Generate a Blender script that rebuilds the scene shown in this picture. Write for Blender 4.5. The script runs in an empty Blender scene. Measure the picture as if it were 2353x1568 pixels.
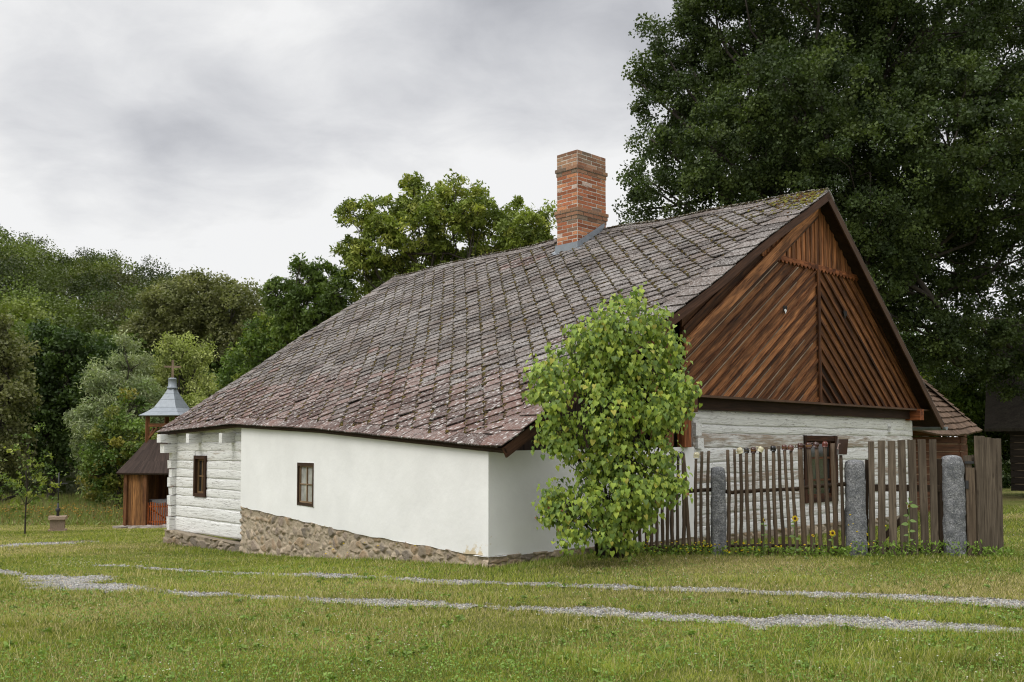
import bpy, math, random
import numpy as np
from mathutils import Vector
random.seed(7); RS = np.random.RandomState(11)
sc = bpy.context.scene
R = math.radians

# ------------------------------------------------------------------ camera (eye level is z = 0, metres)
F, PITCH, HOR = 2200., R(3), 1028.          # focal length / horizon row for a 2353 px wide frame
SH = HOR - 784 - F*math.tan(PITCH)
cam = bpy.data.cameras.new('camera'); cam.sensor_width = 36; cam.lens = F/2353*36
cam.shift_y = SH/2353; cam.clip_end = 1500; cam.clip_start = .1
co = bpy.data.objects.new('camera', cam); sc.collection.objects.link(co)
co.rotation_euler = (math.pi/2 + PITCH, 0, 0); sc.camera = co

def ray(x, y):
    xc = (x-1176.5)/F; yc = (784-y+SH)/F
    d = np.array([xc, math.cos(PITCH)-math.sin(PITCH)*yc, math.sin(PITCH)+math.cos(PITCH)*yc])
    return d/d[1]
def at(x, y, Y): return ray(x, y)*Y

# ------------------------------------------------------------------ world: overcast sky
SUN_EL, SUN_AZ = R(48), R(-125)             # azimuth of the light, measured from +Y towards +X
sdir = np.array([math.sin(SUN_AZ)*math.cos(SUN_EL), math.cos(SUN_AZ)*math.cos(SUN_EL), math.sin(SUN_EL)])
w = bpy.data.worlds.new('World'); sc.world = w; w.use_nodes = True
nt = w.node_tree; nt.nodes.clear(); nn = nt.nodes.new; ln = nt.links.new
def wn(t, **k):
    n = nn(t)
    for a, b in k.items(): setattr(n, a, b)
    return n
def wmath(op, a, b=None, clamp=False):
    n = nn('ShaderNodeMath'); n.operation = op; n.use_clamp = clamp
    for i, q in enumerate((a, b)):
        if q is None: continue
        if isinstance(q, (int, float)): n.inputs[i].default_value = q
        else: ln(q, n.inputs[i])
    return n.outputs[0]
tc = nn('ShaderNodeTexCoord'); DIR = tc.outputs['Generated']
sep = nn('ShaderNodeSeparateXYZ'); ln(DIR, sep.inputs[0])
zz = wmath('ADD', wmath('MAXIMUM', sep.outputs[2], 0.), .22)
comb = nn('ShaderNodeCombineXYZ'); ln(wmath('DIVIDE', sep.outputs[0], zz), comb.inputs[0]); ln(wmath('DIVIDE', sep.outputs[1], zz), comb.inputs[1])
def wnoise(scale, detail, rough, off):
    m = nn('ShaderNodeMapping'); m.inputs['Location'].default_value = off; ln(comb.outputs[0], m.inputs[0])
    n = nn('ShaderNodeTexNoise'); n.inputs['Scale'].default_value = scale; n.inputs['Detail'].default_value = detail
    n.inputs['Roughness'].default_value = rough; n.inputs['Distortion'].default_value = .35; ln(m.outputs[0], n.inputs['Vector']); return n.outputs[0]
n1 = wnoise(1.3, 10, .52, (3.1, 1.7, 0)); n2 = wnoise(4.2, 9, .6, (7.3, 2.2, 5))
base = wmath('ADD', wmath('MULTIPLY', wmath('SUBTRACT', n1, .5), .60), wmath('MULTIPLY', wmath('SUBTRACT', n2, .5), .42))
def blob(x, y, ang, amt):
    d = ray(x, y); d = d/np.linalg.norm(d)
    v = nn('ShaderNodeVectorMath'); v.operation = 'DOT_PRODUCT'; ln(DIR, v.inputs[0]); v.inputs[1].default_value = tuple(d)
    m = nn('ShaderNodeMapRange'); m.interpolation_type = 'SMOOTHERSTEP'
    m.inputs[1].default_value = math.cos(R(ang)); m.inputs[2].default_value = 1.; m.inputs[3].default_value = 0; m.inputs[4].default_value = amt
    ln(v.outputs[1], m.inputs[0]); return m.outputs[0]
hz = nn('ShaderNodeMapRange'); hz.interpolation_type = 'SMOOTHSTEP'
hz.inputs[1].default_value = .19; hz.inputs[2].default_value = .33; hz.inputs[3].default_value = .25; hz.inputs[4].default_value = 0
ln(sep.outputs[2], hz.inputs[0]); lum = wmath('ADD', wmath('ADD', base, .785), hz.outputs[0])
for b in [(1350,30,11,-.18),(1000,10,9,-.09),(300,290,9,-.14),(520,370,7,-.13),(150,370,7,-.12),(700,300,6,-.06),(400,430,5,-.05),(380,520,6,.06),(1250,330,8,.10),(60,100,10,.10),(450,100,9,.06),(1420,330,6,.08),(850,330,7,-.02),(1000,560,9,.06)]:
    lum = wmath('ADD', lum, blob(*b))
lum = wmath('MAXIMUM', wmath('MINIMUM', lum, .93), .44)
# an overcast dome is far brighter overhead than near the horizon
mz = nn('ShaderNodeMapRange'); mz.interpolation_type = 'SMOOTHSTEP'
mz.inputs[1].default_value = .46; mz.inputs[2].default_value = .85; mz.inputs[3].default_value = 1.; mz.inputs[4].default_value = 2.9
ln(sep.outputs[2], mz.inputs[0]); lum = wmath('MULTIPLY', lum, mz.outputs[0])
cr = nn('ShaderNodeValToRGB'); e = cr.color_ramp.elements
e[0].position = .3; e[0].color = (.93, .955, 1.05, 1); e[1].position = .9; e[1].color = (1, 1, 1, 1); ln(lum, cr.inputs[0])
cl = nn('ShaderNodeVectorMath'); cl.operation = 'SCALE'; ln(cr.outputs[0], cl.inputs[0]); ln(lum, cl.inputs['Scale'])
bgc = nn('ShaderNodeBackground'); ln(cl.outputs[0], bgc.inputs[0]); bgc.inputs[1].default_value = 1.
sky = nn('ShaderNodeTexSky'); sky.sky_type = 'NISHITA'; sky.sun_disc = False; sky.sun_elevation = SUN_EL; sky.sun_rotation = SUN_AZ
bgs = nn('ShaderNodeBackground'); ln(sky.outputs[0], bgs.inputs[0]); bgs.inputs[1].default_value = .1
mx = nn('ShaderNodeMixShader'); mx.inputs[0].default_value = .05; ln(bgc.outputs[0], mx.inputs[1]); ln(bgs.outputs[0], mx.inputs[2])
wo = nn('ShaderNodeOutputWorld'); ln(mx.outputs[0], wo.inputs[0])

sl = bpy.data.lights.new('sun', 'SUN'); sl.energy = 1.4; sl.angle = R(22); sl.color = (1, .965, .91)
so = bpy.data.objects.new('sun', sl); sc.collection.objects.link(so)
so.rotation_euler = Vector(sdir).to_track_quat('Z', 'Y').to_euler()
sc.view_settings.view_transform = 'Standard'; sc.view_settings.look = 'None'
sc.view_settings.exposure = 0.; sc.view_settings.gamma = 1.
sc.cycles.use_denoising = True; sc.cycles.filter_width = 1.15; sc.cycles.sample_clamp_indirect = 4.; sc.cycles.max_bounces = 6; sc.cycles.diffuse_bounces = 3; sc.cycles.transparent_max_bounces = 4

# ------------------------------------------------------------------ helpers
class MB:
    """collects shapes; every vertex carries a colour and a grain coordinate"""
    def __init__(s): s.V = []; s.Fc = []; s.C = []; s.G = []; s.n = 0
    def add(s, V, Fc, col, G=None):
        V = np.asarray(V, float); k = len(V)
        c = np.asarray(col, float)
        if c.ndim == 1: c = np.tile(c[:3], (k, 1))
        if G is None: G = V
        s.V.append(V); s.C.append(c[:, :3]); s.G.append(np.asarray(G, float)); s.Fc.extend([tuple(i+s.n for i in f) for f in Fc]); s.n += k
    def box(s, c, ax, ay, az, h, col, taper=0, jit=0, shear=None):
        c = np.array(c, float); A = [np.array(q, float)/np.linalg.norm(q) for q in (ax, ay, az)]
        V = []; G = []; o = np.array([random.uniform(0, 40) for _ in range(3)])
        for i in (-1, 1):
            for j in (-1, 1):
                for k in (-1, 1):
                    t = 1-taper*(i > 0)
                    q = c+A[0]*i*h[0]+A[1]*j*h[1]*t+A[2]*k*h[2]*t
                    if jit: q = q+np.array([random.uniform(-jit, jit) for _ in range(3)])
                    V.append(q); G.append(o+np.array([i*h[0], j*h[1], k*h[2]]))
        s.add(V, [(0, 1, 3, 2), (4, 6, 7, 5), (0, 4, 5, 1), (2, 3, 7, 6), (0, 2, 6, 4), (1, 5, 7, 3)], col, G)
    def tube(s, pts, rad, n=8, col=(.5, .5, .5), cap=True, squash=None, rn=0):
        pts = [np.array(p, float) for p in pts]; m = len(pts)
        if not hasattr(rad, '__len__'): rad = [rad]*m
        V = []; G = []; L = 0; o = random.uniform(0, 50); pu = None
        for i, p in enumerate(pts):
            d = pts[min(i+1, m-1)]-pts[max(i-1, 0)]; d = d/(np.linalg.norm(d)+1e-9)
            if pu is None:
                up = np.array([0, 0, 1.]) if abs(d[2]) < .9 else np.array([1., 0, 0])
                pu = np.cross(d, up)
            pu = pu-d*np.dot(pu, d); pu /= np.linalg.norm(pu); pv = np.cross(d, pu)
            if i: L += np.linalg.norm(p-pts[i-1])
            for k in range(n):
                a = 2*math.pi*k/n; rr = rad[i]*(1+random.uniform(-rn, rn))
                V.append(p+pu*math.cos(a)*rr+pv*math.sin(a)*rr); G.append((o+L, math.cos(a)*.1, o+math.sin(a)*.1))
        Fc = [(i*n+k, i*n+(k+1) % n, (i+1)*n+(k+1) % n, (i+1)*n+k) for i in range(m-1) for k in range(n)]
        if cap: Fc += [tuple(range(n))[::-1], tuple((m-1)*n+k for k in range(n))]
        s.add(V, Fc, col, G)
    def poly(s, pts, col, thick=None, G=None):
        """flat polygon, optionally extruded by the vector thick"""
        k = len(pts); P_ = [np.array(p, float) for p in pts]
        if thick is None: s.add(P_, [tuple(range(k))], col, G); return
        t = np.array(thick, float); o = np.array([random.uniform(0, 40)]*3)
        G0 = [np.array(g) for g in G] if G is not None else [p+o for p in P_]
        s.add(P_+[p+t for p in P_], [tuple(range(k)), tuple(range(2*k-1, k-1, -1))]+[(i, i+k, (i+1) % k+k, (i+1) % k) for i in range(k)], col, G0+[g+.01 for g in G0])
    def lathe(s, c, prof, axis, n=20, col=(.5, .5, .5)):
        c = np.array(c, float); d = np.array(axis, float); d /= np.linalg.norm(d)
        up = np.array([0, 0, 1.]) if abs(d[2]) < .9 else np.array([1., 0, 0])
        a1 = np.cross(d, up); a1 /= np.linalg.norm(a1); a2 = np.cross(d, a1)
        V = [c+d*h+(a1*math.cos(2*math.pi*k/n)+a2*math.sin(2*math.pi*k/n))*r for r, h in prof for k in range(n)]
        m = len(prof)
        s.add(V, [(i*n+k, i*n+(k+1) % n, (i+1)*n+(k+1) % n, (i+1)*n+k) for i in range(m-1) for k in range(n)], col)
    def build(s, name, mat, parent=None, smooth=False, **tags):
        V = np.concatenate(s.V); C_ = np.concatenate(s.C); G = np.concatenate(s.G)
        o0 = np.array(ROOTLOC.get(parent.name, (0, 0, 0))) if parent else np.zeros(3)
        me = bpy.data.meshes.new(name); me.from_pydata((V-o0).tolist(), [], s.Fc)
        a = me.attributes.new('Col', 'FLOAT_COLOR', 'POINT'); a.data.foreach_set('color', np.c_[C_, np.ones(len(C_))].ravel())
        a = me.attributes.new('grain', 'FLOAT_VECTOR', 'POINT'); a.data.foreach_set('vector', G.ravel())
        if smooth: me.polygons.foreach_set('use_smooth', [True]*len(me.polygons))
        me.materials.append(mat); me.update(); me.validate()
        ob = bpy.data.objects.new(name, me); sc.collection.objects.link(ob)
        if parent: ob.parent = parent; ROOTLOC[ob.name] = tuple(o0)
        for k, v_ in tags.items(): ob[k] = v_
        return ob
ROOTLOC = {}
def npmesh(name, V, Fc, C_, mat, parent=None, smooth=False, **tags):
    """V (n,3), Fc (m,k) numpy, C_ (n,3)"""
    o0 = np.array(ROOTLOC.get(parent.name, (0, 0, 0))) if parent else np.zeros(3)
    me = bpy.data.meshes.new(name); m, k = Fc.shape
    me.vertices.add(len(V)); me.vertices.foreach_set('co', (V-o0).astype(np.float32).ravel())
    me.loops.add(m*k); me.loops.foreach_set('vertex_index', Fc.astype(np.int32).ravel())
    me.polygons.add(m); me.polygons.foreach_set('loop_start', np.arange(0, m*k, k, dtype=np.int32))
    try: me.polygons.foreach_set('loop_total', np.full(m, k, dtype=np.int32))
    except Exception: pass
    if smooth: me.polygons.foreach_set('use_smooth', np.ones(m, dtype=bool))
    a = me.attributes.new('Col', 'FLOAT_COLOR', 'POINT'); a.data.foreach_set('color', np.c_[C_, np.ones(len(C_))].astype(np.float32).ravel())
    me.update(calc_edges=True); me.materials.append(mat)
    ob = bpy.data.objects.new(name, me); sc.collection.objects.link(ob)
    if parent: ob.parent = parent; ROOTLOC[ob.name] = tuple(o0)
    for kk, v_ in tags.items(): ob[kk] = v_
    return ob
def thing(name, label, cat, loc, group=None):
    o = bpy.data.objects.new(name, None); sc.collection.objects.link(o); o.location = tuple(loc); o.empty_display_size = .2
    o['label'] = label; o['category'] = cat
    if group: o['group'] = group
    ROOTLOC[o.name] = tuple(loc); return o
def tag(o, label, cat, group=None):
    o['label'] = label; o['category'] = cat
    if group: o['group'] = group
    return o
def hsh(ix, iy, seed):
    h = (ix.astype(np.int64)*374761393+iy.astype(np.int64)*668265263+seed*1442695041) & 0xffffffff
    h = ((h ^ (h >> 13))*1274126177) & 0xffffffff
    return ((h ^ (h >> 16)) & 0xffff)/65535.
def vn(x, y, seed=0):
    x = np.asarray(x, float); y = np.asarray(y, float); ix = np.floor(x); iy = np.floor(y); fx = x-ix; fy = y-iy
    fx = fx*fx*(3-2*fx); fy = fy*fy*(3-2*fy)
    a = hsh(ix, iy, seed); b = hsh(ix+1, iy, seed); c = hsh(ix, iy+1, seed); d = hsh(ix+1, iy+1, seed)
    return (a*(1-fx)+b*fx)*(1-fy)+(c*(1-fx)+d*fx)*fy
def fbm(x, y, seed=0, o=3): return sum(vn(np.asarray(x)*2**k, np.asarray(y)*2**k, seed+k)*.5**k for k in range(o))/sum(.5**k for k in range(o))
def sstep(a, b, x): t = np.clip((x-a)/(b-a), 0, 1); return t*t*(3-2*t)

# ------------------------------------------------------------------ materials
class NT:
    def __init__(s, name):
        s.m = bpy.data.materials.new(name); s.m.use_nodes = True; s.t = s.m.node_tree; s.t.nodes.clear()
        s.out = s.n('ShaderNodeOutputMaterial'); s.b = s.n('ShaderNodeBsdfPrincipled'); s.l(s.b.outputs[0], s.out.inputs[0])
    def n(s, t): return s.t.nodes.new(t)
    def l(s, a, b): s.t.links.new(a, b)
    def attr(s, name, f='Color'): a = s.n('ShaderNodeAttribute'); a.attribute_name = name; return a.outputs[f]
    def obj(s): return s.n('ShaderNodeTexCoord').outputs['Object']
    def map(s, v, sc_=(1, 1, 1)): m = s.n('ShaderNodeMapping'); m.inputs['Scale'].default_value = sc_; s.l(v, m.inputs[0]); return m.outputs[0]
    def noise(s, v, scale, detail=4, rough=.55, dist=0):
        n = s.n('ShaderNodeTexNoise'); s.l(v, n.inputs['Vector']); n.inputs['Scale'].default_value = scale; n.inputs['Detail'].default_value = detail
        n.inputs['Roughness'].default_value = rough; n.inputs['Distortion'].default_value = dist; return n.outputs[0]
    def vor(s, v, scale): n = s.n('ShaderNodeTexVoronoi'); s.l(v, n.inputs['Vector']); n.inputs['Scale'].default_value = scale; return n.outputs['Distance']
    def rng(s, x, a, b, c=0, d=1):
        n = s.n('ShaderNodeMapRange'); s.l(x, n.inputs[0])
        for i, q in enumerate((a, b, c, d)): n.inputs[i+1].default_value = q
        return n.outputs[0]
    def math(s, op, a, b):
        n = s.n('ShaderNodeMath'); n.operation = op
        for i, q in enumerate((a, b)):
            if isinstance(q, (int, float)): n.inputs[i].default_value = q
            else: s.l(q, n.inputs[i])
        return n.outputs[0]
    def mix(s, f, a, b, mode='MIX'):
        n = s.n('ShaderNodeMix'); n.data_type = 'RGBA'; n.blend_type = mode
        for i, q in ((0, f), (6, a), (7, b)):
            if isinstance(q, (int, float)): n.inputs[i].default_value = q
            elif isinstance(q, tuple): n.inputs[i].default_value = q if len(q) == 4 else (*q, 1)
            else: s.l(q, n.inputs[i])
        return n.outputs[2]
    def bump(s, h, st=.3, d=.01):
        n = s.n('ShaderNodeBump'); n.inputs['Strength'].default_value = st; n.inputs['Distance'].default_value = d; s.l(h, n.inputs['Height']); s.l(n.outputs[0], s.b.inputs['Normal'])
    def fin(s, col, rough=.8, spec=.3, metal=0):
        if isinstance(col, tuple): s.b.inputs['Base Color'].default_value = (*col, 1)
        else: s.l(col, s.b.inputs['Base Color'])
        if isinstance(rough, float) or isinstance(rough, int): s.b.inputs['Roughness'].default_value = rough
        else: s.l(rough, s.b.inputs['Roughness'])
        s.b.inputs['Specular IOR Level'].default_value = spec; s.b.inputs['Metallic'].default_value = metal
        return s.m
def m_leaf(name, trans=.25, tint=(1, 1, 1), spec=.25):
    q = NT(name); c = q.attr('Col'); c = q.mix(1., c, tint, 'MULTIPLY'); q.fin(c, .55, spec)
    tr = q.n('ShaderNodeBsdfTranslucent'); c2 = q.mix(1., c, (1.1, 1.25, .5), 'MULTIPLY'); q.l(c2, tr.inputs[0])
    mxs = q.n('ShaderNodeMixShader'); mxs.inputs[0].default_value = trans; q.l(q.b.outputs[0], mxs.inputs[1]); q.l(tr.outputs[0], mxs.inputs[2]); q.l(mxs.outputs[0], q.out.inputs[0])
    return q.m
M = {}
M['leaf'] = m_leaf('leaf'); M['lilac'] = m_leaf('shrub_leaf', .24, spec=.4); M['grass'] = m_leaf('grass_blade', .3, spec=.15)
M['petal'] = m_leaf('petal', .3)
def m_wood(name, lo, hi, dark=(.02, .015, .012), knots=.5, streak=.5, rough=.75, sc_=1.):
    q = NT(name); g = q.attr('grain', 'Vector'); c = q.attr('Col')
    a = q.noise(q.map(g, (1.6*sc_, 26*sc_, 26*sc_)), 1.5, 5, .6, .6); b = q.noise(q.map(g, (.7, 5, 5)), 1.5, 4, .6)
    f = q.noise(q.map(g, (3, 90, 90)), 1.5, 3)
    col = q.mix(q.rng(a, .32, .66), lo, hi)
    col = q.mix(q.rng(b, .46, .64, 0, streak), col, dark)
    k = q.vor(q.map(g, (2.6, 7, 7)), 1.); col = q.mix(q.rng(k, .05, .14, knots, 0), col, dark)
    col = q.mix(1., col, c, 'MULTIPLY'); q.bump(q.math('ADD', a, q.math('MULTIPLY', f, .5)), .5, .006)
    return q.fin(col, rough, .2)
M['gable'] = m_wood('stained_boards', (.12, .046, .018), (.44, .195, .078), (.035, .014, .008), .7, .75)
M['dark'] = m_wood('dark_timber', (.035, .021, .014), (.082, .049, .032), (.015, .01, .008), .3, .4)
M['grey'] = m_wood('weathered_wood', (.062, .046, .033), (.16, .125, .092), (.05, .036, .024), .8, .5)
M['stake'] = m_wood('stake_wood', (.065, .045, .029), (.165, .118, .08), (.045, .03, .02), .9, .5)
M['chapel'] = m_wood('chapel_boards', (.14, .06, .022), (.34, .165, .06), (.04, .02, .012), .6, .6)
M['shingle'] = m_wood('shingle', (.085, .055, .038), (.19, .13, .092), (.04, .025, .018), .2, .4)
M['bark'] = m_wood('bark', (.03, .025, .02), (.07, .058, .045), (.02, .017, .013), .3, .5)
M['logdark'] = m_wood('dark_log', (.07, .03, .016), (.17, .075, .04), (.03, .016, .01), .4, .5)
def m_white():
    q = NT('whitewashed_log'); g = q.attr('grain', 'Vector'); c = q.attr('Col'); sx = q.n('ShaderNodeSeparateColor'); q.l(c, sx.inputs[0])
    a = q.noise(q.map(g, (1.4, 16, 16)), 1.6, 6, .65, .5); big = q.noise(q.map(g, (.9, 3, 3)), 1.3, 4, .6)
    f = q.noise(q.map(g, (4, 60, 60)), 1.5, 4)
    worn = q.math('ADD', q.math('ADD', a, q.math('MULTIPLY', big, .8)), q.math('MULTIPLY', sx.outputs[0], .5))
    wm = q.rng(worn, 1.08, 1.34)
    wood = q.mix(q.rng(a, .3, .7), (.22, .16, .115), (.42, .35, .28))
    white = q.mix(q.rng(f, .3, .7), (.70, .70, .69), (.84, .84, .82))
    col = q.mix(wm, white, wood)
    col = q.mix(q.rng(a, .60, .72, 0, .55), col, (.35, .31, .27))
    cr_ = q.noise(q.map(g, (1.1, 30, 30)), 1.2, 3, .5, .8); col = q.mix(q.rng(q.math('ABSOLUTE', q.math('SUBTRACT', cr_, .5), 0.), .004, .016, .8, 0), col, (.12, .10, .085))
    q.bump(q.math('ADD', a, q.math('MULTIPLY', f, .4)), .9, .015); return q.fin(col, .9, .15)
M['white'] = m_white()
def m_plaster():
    q = NT('lime_plaster'); o = q.obj(); a = q.noise(o, 1.3, 5, .6); b = q.noise(o, 14, 5, .6); c = q.attr('Col')
    col = q.mix(q.rng(a, .35, .7), (.77, .77, .76), (.84, .84, .83)); col = q.mix(q.rng(b, .64, .76, 0, .12), col, (.5, .47, .4))
    sx = q.n('ShaderNodeSeparateColor'); q.l(c, sx.inputs[0])       # r: ochre patches where the wash has come off
    pt = q.rng(q.math('MULTIPLY', sx.outputs[0], q.noise(o, 9, 5, .7)), .42, .5)
    col = q.mix(pt, col, (.62, .52, .36)); q.bump(q.math('ADD', a, q.math('MULTIPLY', b, .12)), .5, .03); return q.fin(col, .95, .1)
M['plaster'] = m_plaster()
def m_stone():
    q = NT('rubble_stone'); o = q.obj(); c = q.attr('Col'); a = q.noise(o, 18, 6, .7); b = q.noise(o, 50, 4, .7)
    col = q.mix(q.rng(a, .3, .6, .6, 1), (.10, .09, .075), c); col = q.mix(q.rng(b, .5, .72, 0, .45), col, (.42, .38, .33)); q.bump(q.math('ADD', a, q.math('MULTIPLY', b, .5)), .8, .02); return q.fin(col, .95, .15)
M['stone'] = m_stone()
def m_granite():
    q = NT('granite'); o = q.obj(); a = q.noise(o, 55, 4, .8); b = q.noise(o, 9, 6, .65); d = q.noise(o, 28, 4, .7)
    col = q.mix(q.rng(a, .40, .62), (.085, .088, .095), (.36, .36, .37)); col = q.mix(q.rng(b, .40, .62, 0, .75), col, (.09, .095, .105))
    col = q.mix(q.rng(d, .62, .70, 0, .8), col, (.55, .55, .55)); q.bump(q.math('ADD', b, q.math('MULTIPLY', d, .5)), .9, .03); return q.fin(col, .8, .3)
M['granite'] = m_granite()
def m_tile():
    q = NT('roof_tile'); o = q.obj(); c = q.attr('Col'); g = q.attr('grain', 'Vector')
    sp = q.noise(o, 30, 5, .8); big = q.noise(o, 1.1, 4, .6); bl = q.noise(o, 7, 4, .65); st = q.vor(q.map(g, (13, 9, 1)), 1.)
    sx = q.n('ShaderNodeSeparateXYZ'); q.l(g, sx.inputs[0])          # z of grain = 0 grey old tiles .. 1 red lower tiles
    red = sx.outputs[2]
    lich = q.math('MULTIPLY', q.rng(q.math('ADD', sp, q.math('MULTIPLY', big, .3)), .62, .73, 0, .95), q.math('SUBTRACT', 1., q.math('MULTIPLY', red, .45)))
    col = q.mix(lich, c, (.33, .31, .295))
    col = q.mix(q.rng(bl, .54, .66, 0, .65), col, (.045, .038, .034))
    # white crustose spots on the red tiles
    spot = q.math('MULTIPLY', q.rng(st, .20, .32, 1, 0), q.rng(bl, .34, .48))
    spot = q.math('MULTIPLY', spot, red); col = q.mix(q.math('MULTIPLY', spot, .85), col, (.50, .48, .46))
    q.bump(q.math('ADD', sp, bl), .7, .008); return q.fin(col, .92, .2)
M['tile'] = m_tile()
def m_simple(name, col, rough=.8, spec=.3, var=.25, scale=12, metal=0, bump=.3, d=.01, usecol=False):
    q = NT(name); o = q.obj(); a = q.noise(o, scale, 5, .65)
    base = q.attr('Col') if usecol else col
    c = q.mix(q.rng(a, .3, .7, 0, 1), q.mix(1., base, (1-var,)*3, 'MULTIPLY'), q.mix(1., base, (1+var,)*3, 'MULTIPLY')); q.bump(a, bump, d); return q.fin(c, rough, spec, metal)
M['moss'] = m_simple('moss', 0, .95, .1, .5, 60, usecol=True)
M['brick'] = m_simple('brick', 0, .9, .2, .35, 40, bump=.7, d=.008, usecol=True)
M['zinc'] = m_simple('zinc_sheet', (.23, .255, .285), .5, .4, .15, 7, metal=.2, bump=.1)
M['iron'] = m_simple('wrought_iron', (.03, .03, .032), .6, .4, .2, 20)
M['glaze'] = m_simple('glazed_ceramic', 0, .18, .6, .15, 14, bump=.1, usecol=True)
M['paint'] = m_simple('plain_paint', 0, .7, .3, .15, 14, usecol=True)
M['dirt'] = m_simple('bare_soil', (.17, .13, .09), .95, .1, .4, 20)
M['stonesheet'] = m_simple('gravel_bed', (.27, .265, .25), .95, .1, .5, 55, bump=1., d=.03)
M['pebble'] = m_simple('gravel_stone', 0, .85, .25, .3, 30, usecol=True)
q = NT('window_glass'); a = q.noise(q.obj(), 2.5, 3); M['glass'] = q.fin(q.mix(q.rng(a, .35, .7), (.012, .013, .012), (.05, .055, .055)), .06, .6)
q = NT('curtain_sky_glass'); a = q.noise(q.obj(), 6, 3); M['glass2'] = q.fin(q.mix(q.rng(a, .35, .7), (.28, .28, .26), (.46, .46, .43)), .12, .5)  # grey holds both the curtain and the sky reflected in the pane

# ------------------------------------------------------------------ terrain
GP = np.array([(0, 6.3, -1.55), (-3.5, 6.5, -1.60), (3.5, 6.3, -1.52), (0, 9.5, -1.56), (4, 10, -1.5), (-.3, 12.2, -1.53), (3, 13.0, -1.465), (6.2, 13.0, -1.465), (1.3, 12.9, -1.465), (1.5, 15.2, -1.54), (9, 14, -1.47),
    (-5.7, 19.4, -2.19), (-8.2, 22.2, -2.24), (-3, 16, -1.88), (5.5, 18.2, -1.68), (8.5, 21, -1.6), (-7, 14, -1.93), (-12, 24, -2.45), (-13, 36, -2.97), (-15.3, 33, -2.86),
    (-27, 52, -3.3), (16, 30, -1.7), (25, 45, -1.9), (0, -10, -1.5), (-20, -8, -1.7), (20, -8, -1.4), (-20, 14, -2.1), (-45, 45, -3.2), (5, 45, -2.4), (20, 15, -1.4), (-80, 80, -3.5), (0, 90, -3.), (80, 80, -2.5), (-60, 0, -2.2), (60, 0, -1.4), (0, 28, -2.1)], float)
def _k(d): return d
_A = np.linalg.norm(GP[:, None, :2]-GP[None, :, :2], axis=2)+np.eye(len(GP))*.0
_P = np.c_[np.ones(len(GP)), GP[:, :2]]
_S = np.block([[_A, _P], [_P.T, np.zeros((3, 3))]]); _W = np.linalg.solve(_S, np.r_[GP[:, 2], 0, 0, 0])
def ground0(x, y):
    x = np.asarray(x, float); y = np.asarray(y, float); z = _W[-3]+_W[-2]*x+_W[-1]*y
    for i, g in enumerate(GP): z = z+_W[i]*np.sqrt((x-g[0])**2+(y-g[1])**2+.6)
    return z
_c = np.mean([ground0(g[0], g[1])-g[2] for g in GP])
def hill(x, y):
    # wooded slope on the left, rising from about 60 m out
    r = np.clip((y-66)/125, 0, 1); h = (.35*r+.65*sstep(0, 1, r))
    side = 37-np.clip((x+101)/32, -2, 5)*9.
    return h*np.clip(side, 3, 55)
def ground(x, y): return ground0(x, y)-_c+hill(np.asarray(x, float), np.asarray(y, float))+.02*(fbm(np.asarray(x)*.9, np.asarray(y)*.9, 5)-.5)
def gpx(x, y):
    """point of the ground seen at this picture position"""
    d = ray(x, y); lo, hi = 3., 70.
    for _ in range(40):
        m_ = (lo+hi)/2
        if d[2]*m_ < ground(d[0]*m_, m_): hi = m_
        else: lo = m_
    return d*lo
# wheel tracks
TR = [([(-60, 1309), (0, 1315), (49, 1323), (90, 1327)], [2.5, 2.5, 2.5, 3]),
      ([(90, 1327), (131, 1334), (187, 1347), (262, 1355), (322, 1358)], [5, 14, 12, 7, 4]),
      ([(322, 1358), (394, 1361), (487, 1368), (600, 1372), (734, 1380), (951, 1389), (1126, 1394), (1301, 1405), (1529, 1417), (1612, 1419), (1732, 1431), (1852, 1425), (1972, 1430), (2092, 1439), (2212, 1443), (2353, 1453), (2500, 1462)],
       [3, 3, 5, 3.5, 4, 7, 8, 10, 9, 9, 10, 11, 9, 9, 10, 10, 10]),
      ([(240, 1300), (307, 1303), (450, 1314), (562, 1318), (649, 1321), (750, 1324), (863, 1328), (986, 1336), (1126, 1341), (1301, 1346), (1476, 1352), (1652, 1357), (1812, 1363), (2012, 1369), (2172, 1379), (2353, 1389), (2500, 1398)],
       [2, 2.5, 2.5, 2.5, 3.5, 3, 3.5, 4.5, 5, 5, 4.5, 5, 5, 6, 6.5, 7, 7]),
      ([(-80, 1262), (0, 1257), (75, 1251), (169, 1246), (220, 1243)], [9, 8, 8, 7, 3])]
SEG = []
for pts, hw in TR:
    W3 = [gpx(*p) for p in pts]
    for i in range(len(pts)-1):
        ra = [.96*hw[j]*W3[j][1]**2/(F*max(.5, -W3[j][2])) for j in (i, i+1)]
        SEG.append((W3[i][0], W3[i][1], W3[i+1][0], W3[i+1][1], ra[0], ra[1]))
def track(x, y):
    """>0 inside a wheel track (roughly metres to its edge over its half width)"""
    x = np.asarray(x, float); y = np.asarray(y, float); best = np.full(x.shape, -9.)
    for x0, y0, x1, y1, r0, r1 in SEG:
        dx, dy = x1-x0, y1-y0; t = np.clip(((x-x0)*dx+(y-y0)*dy)/(dx*dx+dy*dy), 0, 1)
        d = np.sqrt((x-x0-t*dx)**2+(y-y0-t*dy)**2); r = r0+(r1-r0)*t
        best = np.maximum(best, 1-d/r)
    return best+(fbm(x*1.3, y*2.6, 31)-.52)*2.1+(vn(x*9, y*9, 3)-.5)*.6+(fbm(x*4, y*6, 57, 2)-.5)*1.1
def gsurf(x, y):
    """ground with the wheel tracks worn into it"""
    return ground(x, y)-.012*sstep(-.3, .6, track(x, y))
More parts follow.
